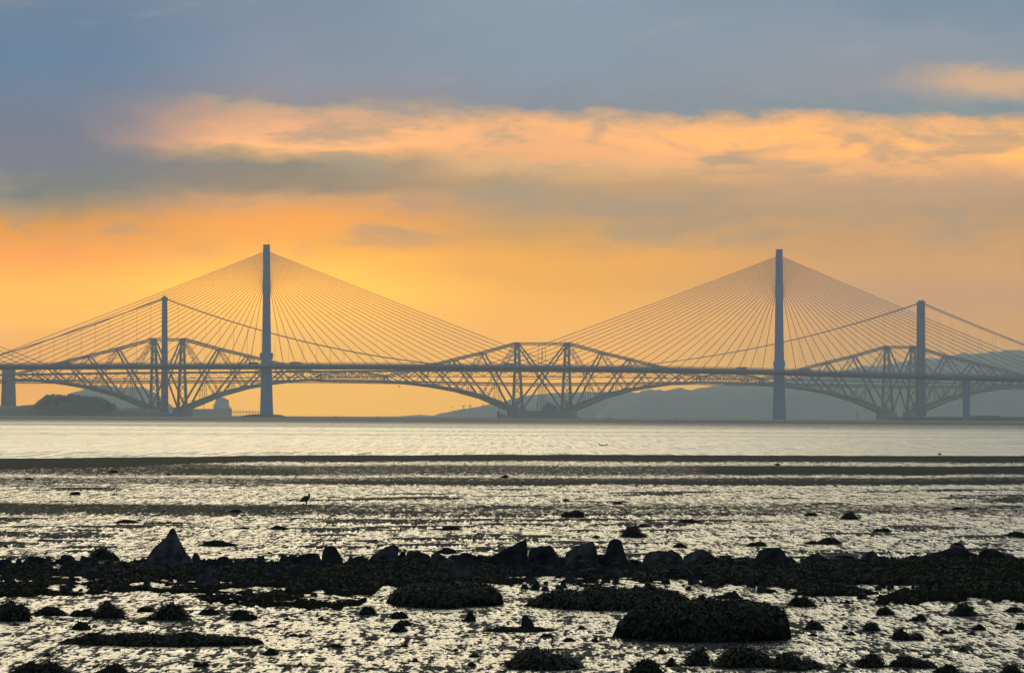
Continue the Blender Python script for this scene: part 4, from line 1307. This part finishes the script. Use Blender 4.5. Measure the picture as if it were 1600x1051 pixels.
# out on the flat beyond the ridge
C('domed weed-covered mound left of the pointed boulder', 129, 186, 876, 22, .0, dens=1.3, lobes=2)
C('long low clump behind the right side of the pointed boulder', 296, 371, 853, 10, .1)
C('small dark clump near the left edge beyond the pools', 104, 126, 773, 6, .4)
C('tiny flat scrap right of the small dark clump near the left edge', 168, 184, 773, 3, .2)
C('flat streak of weed above the pointed boulder to its left', 170, 230, 817, 6, -.1)
C('thin clump left of the standing dark bird', 343, 380, 802, 5, .4)
C('flat scrap above the gap between the pointed boulder and flat-topped block', 362, 393, 826, 4, .2)
C('peaked clump below the standing dark bird', 418, 454, 827, 7, -.2)
C('low two-humped clump halfway between the standing bird and the pecking bird', 669, 724, 828, 7, .3)
C('pointed clump on the mud behind the flat slab boulder', 674, 722, 864, 10, 0)
C('small rock with weed on the far sand bar left of centre', 782, 796, 747, 6, .1)
C('rounded clump below the pecking bird', 876, 917, 808, 12, .2, dens=1.2)
C('tiny clump right of the pecking bird', 950, 974, 788, 5, .4)
C('biggest domed mound behind the pillar boulder', 967, 1013, 839, 19, -.05, dens=1.3, lobes=2)
C('low strip just behind the domed mound above the pillar boulder', 988, 1021, 823, 5, .0)
C('long tapering clump beyond and right of the pillar boulder', 1049, 1098, 817, 7, .2)
C('small clump left of the domed mound above the pillar boulder', 922, 941, 840, 5, .1)
C('low clump behind the wide pale flat-topped boulder', 1046, 1079, 855, 8, .0)
C('flat clump on the mud left above the blunt dark boulder', 1157, 1202, 853, 8, .4)
C('tiny lump on the far green bar in the right half', 1209, 1222, 727, 4, .0)
C('tiny clump far out above the low cracked boulder', 1251, 1280, 806, 6, .1)
C('neat domed clump far out above the smooth domed boulder', 1312, 1347, 811, 12, -.1, dens=1.2, lobes=2)
C('small clump far out above the biggest dome boulder', 1483, 1513, 797, 5, -.1)
C('low clump beyond the smooth domed boulder to its right', 1360, 1395, 831, 7, .3)
C('smallest speck of weed right of the neat domed clump', 1435, 1447, 809, 3, 0)
C('wide flat clump behind the low cracked boulder', 1257, 1320, 850, 11, .3)
C('clump cut by the right edge of the picture beyond the ridge', 1561, 1612, 840, 8, .1)
C('tiny dark lump on the bar near the left, above the pointed boulder', 259, 268, 743, 4, 0)
C('speck of weed on the far bar left of the tiny dark lump', 164, 186, 739, 4, 0)
C('speck of weed nearest the left edge on the far bar', 34, 54, 750, 4, 0)
# in front of the ridge
C('wide weed bank spilling in front of the ridge at the left centre', 598, 787, 950, 38, .3, 3.2, 1.5, sky=[(598, 8), (620, 29), (660, 35), (700, 38), (740, 35), (770, 30), (787, 8)])
C('wide low weed bank in front of the egg-shaped and pillar boulders', 818, 1091, 953, 36, -.15, 3.0, 1.5, sky=[(818, 7), (845, 16), (862, 24), (912, 27), (925, 36), (945, 33), (962, 29), (1012, 31), (1037, 32), (1062, 26), (1091, 9)])
C('huge rounded mound of wrack, largest thing on the near mud', 960, 1249, 1003, 66, .15, 2.2, 2.2, seed=11, sky=[(960, 3), (966, 20), (974, 33), (985, 41), (1000, 47), (1020, 55), (1050, 59), (1112, 66), (1137, 64), (1175, 59), (1200, 57), (1222, 50), (1234, 41), (1242, 29), (1247, 16)])
C('small tuft behind the huge rounded mound', 1114, 1164, 935, 12, .2)
C('weed heap cut by the left edge of the picture below the ridge', -14, 46, 969, 30, -.1, dens=1.3)
C('low run of weed joining the heap at the left edge', 38, 112, 961, 15, .0)
C('low rough clump between the left run of weed and a dome', 106, 152, 962, 13, .2)
C('dome of weed fourth from the left edge under the ridge', 142, 194, 967, 26, -.1, dens=1.3)
C('spiky heap of weed below the pointed boulder', 233, 294, 970, 27, .1, dens=1.4, spiky=1.3)
C('small scrap between the dome and the spiky heap', 213, 242, 955, 9, .1)
C('low clump right of the spiky heap below the pointed boulder', 302, 354, 960, 11, -.1)
C('rounded clump right of the low clump in the left foreground', 349, 402, 968, 18, .0, dens=1.2)
C('squat clump under the left domes', 103, 143, 983, 14, .1)
C('tiny scrap under the heap at the left edge', 12, 33, 977, 5, 0)
C('tiny scrap under the spiky heap', 213, 235, 975, 6, .1)
C('speck of weed under the squat clump', 67, 80, 989, 4, 0)
C('long low weed bank across the left foreground', 78, 405, 1009, 21, .2, 1.3, 1.6, sky=[(78, 1), (95, 5), (130, 17), (160, 14), (205, 20), (250, 13), (287, 20), (325, 13), (375, 13), (405, 4)])
C('speck of weed below the long low bank in the left foreground', 66, 81, 1024, 6, 0)
C('heap cut by the bottom edge at the left corner', 13, 117, 1056, 22, .1, dens=1.3, lobes=4)
C('mound cut by the bottom edge right of the corner heap', 146, 207, 1056, 22, 0, dens=1.3)
C('wedge scrap above the bottom edge, left of the centre', 300, 328, 1041, 9, .4)
C('rounded tuft in front of the ridge left of centre', 557, 587, 960, 15, .0, dens=1.2)
C('slanting clump right of the rounded tuft', 599, 639, 965, 12, .4)
C('peaked clump under the slanting clump', 605, 637, 986, 15, .0)
C('small clump touching the peaked clump on its right', 618, 644, 976, 10, .3)
C('ragged tuft left of centre in front of the weed bank', 719, 744, 970, 17, .3, spiky=1.3)
C('small block of weed left of the rounded tuft', 493, 508, 969, 8, .2)
C('small scrap left of the small block of weed', 441, 456, 968, 5, 0)
C('wedge-shaped scrap left of the small block and lower', 410, 439, 979, 6, -.1)
C('thin plank-like strip of weed in the left centre foreground', 447, 489, 994, 5, -.5)
C('dark clump right of the long low left bank', 404, 438, 1023, 12, .1)
C('low two-part scrap under the thin plank-like strip', 499, 536, 1012, 6, .4)
C('small scrap under the peaked clump', 622, 641, 1010, 6, .1)
C('flat scrap near the bottom, left of the centre line', 634, 656, 1033, 6, .3)
C('small cone scrap near the bottom left of centre', 462, 475, 1040, 7, .1)
C('small cone scrap right of the scrap under the peaked clump', 706, 717, 1016, 6, 0)
C('low scrap above the small bottom centre clump', 729, 757, 1026, 7, -.2)
C('small bottom clump left of the big ragged centre clump', 727, 747, 1040, 9, -.1)
C('low long strip of weed left of the small upright rock', 714, 872, 987, 8, .5, .8, 1.2, lobes=4)
C('tiny clump at the right end of the low long strip', 902, 919, 982, 6, 0)
C('flat scrap below the low long strip', 842, 869, 996, 6, .1)
C('flat scrap left of the huge mound, lower right of the strip', 874, 904, 1001, 7, .1)
C('small rounded scrap against the left side of the huge mound', 922, 938, 1002, 8, 0)
C('big ragged clump at the bottom centre', 788, 916, 1046, 30, -.25, 1.2, 1.5, lobes=4, spiky=1.2)
C('spiky clump at the bottom edge under the left end of the huge mound', 979, 1037, 1053, 25, .1, dens=1.4, spiky=1.3)
C('low scrap above the spiky bottom clump', 1022, 1044, 1020, 8, .1)
C('small round lump right of the spiky bottom clump', 1039, 1061, 1041, 16, -.1, lobes=1)
C('bushy clump below the middle of the huge mound', 1067, 1113, 1039, 28, .1, dens=1.4, spiky=1.2)
C('wide bushy bank below the right end of the huge mound', 1117, 1224, 1044, 31, -.2, 1.0, 1.5, lobes=4, spiky=1.2)
C('low bank trailing right from the wide bushy bank', 1205, 1297, 1047, 26, -.4, 1.0, 1.3, lobes=3)
C('peaked clump against the ridge right of the huge mound', 1229, 1279, 947, 17, .1, dens=1.2)
C('clump in front of the smooth domed boulder', 1370, 1404, 960, 13, -.1)
C('low clump right of the clump in front of the smooth domed boulder', 1417, 1451, 969, 11, .3)
C('largest clump in front of the biggest dome boulder', 1478, 1531, 962, 21, .1, dens=1.3)
C('low clump cut by the right edge just under the ridge', 1567, 1608, 956, 10, -.1)
C('rounded clump beside the right end of the huge mound', 1252, 1290, 984, 16, .0, dens=1.2)
C('flat scrap under the rounded clump beside the huge mound', 1258, 1284, 993, 6, 0)
C('small square scrap right of the rounded clump', 1315, 1333, 982, 8, -.4)
C('flat scrap left of the domed right foreground clump', 1319, 1342, 991, 7, 0)
C('domed clump in the right foreground', 1348, 1381, 986, 15, 0, dens=1.2)
C('double-humped clump in the right foreground', 1394, 1448, 999, 17, -.5, dens=1.2)
C('flat scrap right of the double-humped clump', 1466, 1493, 989, 7, -.3)
C('tiny scrap under the spiky right tuft', 1509, 1528, 991, 6, 0)
C('spiky little tuft in the right foreground', 1519, 1543, 984, 11, 0, spiky=1.6)
C('clump cut by the right edge in the near foreground', 1587, 1608, 983, 13, 0)
C('tiny scrap in the lower right above the bottom edge clumps', 1496, 1513, 1017, 7, 0)
C('small flat scrap above the right bottom clump', 1434, 1459, 1026, 5, 0)
C('left hump of the weed row near the right bottom edge', 1336, 1391, 1042, 21, .0, dens=1.3, spiky=1.2)
C('right hump of the weed row near the right bottom edge', 1388, 1469, 1043, 18, -.3, dens=1.3, spiky=1.2)
C('clump cut by the bottom edge in the right half', 1458, 1507, 1057, 20, .1, dens=1.2)
C('clump cut by the bottom edge near the right corner', 1553, 1606, 1057, 20, .1, dens=1.2)
C('small scrap left of the weed row near the right bottom edge', 1310, 1328, 1043, 9, 0)
B('small sharp rock standing on the strip of weed left of the huge mound', [(814, 978), (815, 966), (819, 960.5), (823, 960), (826, 965), (833, 972), (835, 978)], 979, .8, 'rock', 41, 'rock', 'stones on the near mud')


def litter():
    rnd = random.Random(9); mb = MB()
    for _ in range(2600):
        v = 757 + (rnd.random() ** .8) * 300; u = rnd.uniform(-60, 1660)
        if 868 < v < 950: continue
        Y = ground_y(u, v); p = W(u, v, Y); z = flat_z(p.x, p.y)
        px = Y / F
        w = rnd.uniform(1.2, 4.5) * px * (1.6 if rnd.random() < .15 else 1); h = rnd.uniform(.8, 2.6) * px * (1 if v > 800 else .7)
        c = Vector((p.x, p.y, z - .004)); n = len(mb.v); K = 7
        for k in range(K):
            a = k / K * 6.283
            mb.v.append(c + Vector((math.cos(a) * w * rnd.uniform(.6, 1.3), math.sin(a) * w * rnd.uniform(.8, 2.0), -.006)))
        for k in range(K):
            a = k / K * 6.283 + .3
            mb.v.append(c + Vector((math.cos(a) * w * rnd.uniform(.2, .7), math.sin(a) * w * .6, h * rnd.uniform(.4, 1.1))))
        for k in range(K):
            k2 = (k + 1) % K; mb.f.append((n + k, n + k2, n + K + k2, n + K + k))
        mb.f.append(tuple(n + K + k for k in range(K)))
    tag(mb.build('seaweed_scraps', M['weed']), 'countless small scraps of weed and worm casts over the mud', 'seaweed', kind='stuff')


litter()

# ---------------------------------------------------------------- birds
def spine_mesh(pts, rad, flat=1.0, k=12):
    return MB().tube(pts, rad, k)


def standing_bird(label, u, vfoot, hpx, pose, m='feather', face=1):
    Y = ground_y(u, vfoot); p = W(u, vfoot, Y); p.z = flat_z(p.x, p.y)
    s_ = hpx * Y / F
    r = empty('wading_bird', p, label, 'bird', 'birds feeding on the mud')
    Q = lambda x, z, y=0: p + Vector((face * x * s_, y * s_, z * s_))
    if pose == 'stand':
        spine = [(-.56, .24), (-.44, .31), (-.28, .40), (-.05, .50), (.12, .56), (.22, .64), (.27, .76), (.29, .86), (.30, .93), (.33, .96)]
        rad = [.02, .09, .19, .25, .22, .15, .10, .095, .11, .05]
        bill = [(.28, .93), (.12, .89)]; legs = [(.0, .34), (.06, .34)]
    else:
        spine = [(-.75, .88), (-.55, .80), (-.3, .72), (0, .62), (.25, .62), (.45, .58), (.56, .48), (.6, .38), (.62, .32)]
        rad = [.02, .07, .17, .27, .25, .16, .11, .12, .06]
        bill = [(.6, .34), (.70, .03)]; legs = [(-.05, .48), (.05, .48)]
    MB().tube([Q(x, z) for x, z in spine], [a * s_ for a in rad], 12).build('body', M[m], r, True)
    MB().tube([Q(*bill[0]), Q(*bill[1])], [.025 * s_, .008 * s_], 6).build('bill', M['bill'], r)
    for i, (x, z) in enumerate(legs):
        y = .05 if i else -.05
        MB().tube([Q(x, z, y), Q(x + .01, .17, y), Q(x - .01, 0, y)], [.055 * s_, .04 * s_, .04 * s_], 6).bar(Q(x - .03, .01, y), Q(x + .09, .01, y), .05 * s_, .015 * s_).build('leg', M['bill'], r)


standing_bird('dark wading bird standing upright with its head turned back', 478, 788, 18, 'stand')
standing_bird('small wading bird bent forward pecking at the mud', 884, 787, 9, 'peck')
standing_bird('small bird at the water edge on the far bar near the right', 1468, 715, 5, 'peck')


def flying_bird(label, u, v, Y, span, bank, flap):
    p = W(u, v, Y); r = empty('flying_bird', p, label, 'bird', 'gulls flying over the water')
    s_ = span
    MB().tube([p + Vector((x * s_, 0, z * s_)) for x, z in ((-.28, 0), (-.16, .01), (0, .02), (.14, .02), (.2, .025), (.26, .01))], [.005 * s_, .04 * s_, .075 * s_, .06 * s_, .045 * s_, .008 * s_], 10).build('body', M['feather'], r, True)
    for sg in (-1, 1):
        rings = []
        for t, c, up_ in ((0, .13, 0), (.2, .14, flap * .16), (.36, .11, flap * .2), (.5, .02, flap * .12)):
            ctr = p + Vector((-.02 * s_ - .08 * s_ * t, sg * t * s_ * .55, up_ * s_)) + Vector((sg * t * s_ * bank, 0, .02 * s_))
            rings.append([ctr + Vector((c * s_ / 2, 0, .006 * s_)), ctr + Vector((0, 0, .016 * s_)), ctr + Vector((-c * s_ / 2, 0, 0)), ctr + Vector((0, 0, -.008 * s_))])
        MB().loft(rings).build('wing', M['feather'], r, True)


flying_bird('gull flying left of the small buoys on wide wings under the middle span', 624, 604, 900, .85, .6, 1)
flying_bird('upper of two dark gulls flying over the pale hill', 705.5, 635.5, 700, .5, .25, 1)
flying_bird('lower of two dark gulls flying over the pale hill', 719.5, 643, 700, .5, .2, -.6)


def duck(label, u, v, L, face):
    Y = ground_y(u, v, 0); p = W(u, v, Y); p.z = 0; s_ = L * Y / F
    r = empty('duck', p, label, 'duck', 'pair of ducks on the water')
    Q = lambda x, z: p + Vector((face * x * s_, 0, z * s_))
    MB().tube([Q(x, z) for x, z in ((-.62, .16), (-.45, .1), (-.15, .08), (.2, .08), (.36, .16), (.4, .32), (.42, .44), (.5, .47), (.6, .44))], [a * s_ for a in (.02, .1, .17, .16, .11, .075, .09, .07, .02)], 12).build('body', M['feather'], r, True)
    MB().tube([Q(.56, .44), Q(.72, .41)], [.035 * s_, .012 * s_], 6).build('bill', M['bill'], r)


duck('left and darker of two ducks swimming on the bright water', 939.6, 696.2, 7, -1)
duck('right of two ducks swimming on the bright water', 946.6, 696, 6.2, 1)

# ---------------------------------------------------------------- the air
def haze():
    m = bpy.data.materials.new('sea haze'); m.use_nodes = True
    nt = m.node_tree; nt.nodes.clear()
    v = nt.nodes.new('ShaderNodeVolumePrincipled')
    v.inputs['Color'].default_value = HAZE_COLOR + (1,)
    v.inputs['Density'].default_value = HAZE_DENSITY
    v.inputs['Anisotropy'].default_value = HAZE_G
    o = nt.nodes.new('ShaderNodeOutputMaterial'); nt.links.new(v.outputs[0], o.inputs['Volume'])
    mb = MB(); mb.box(Vector((0, 6400, 116)), (14000, 14200, 236))
    ob = mb.build('haze', m)
    tag(ob, 'pale sea haze over the estuary', 'haze', kind='stuff')


haze()
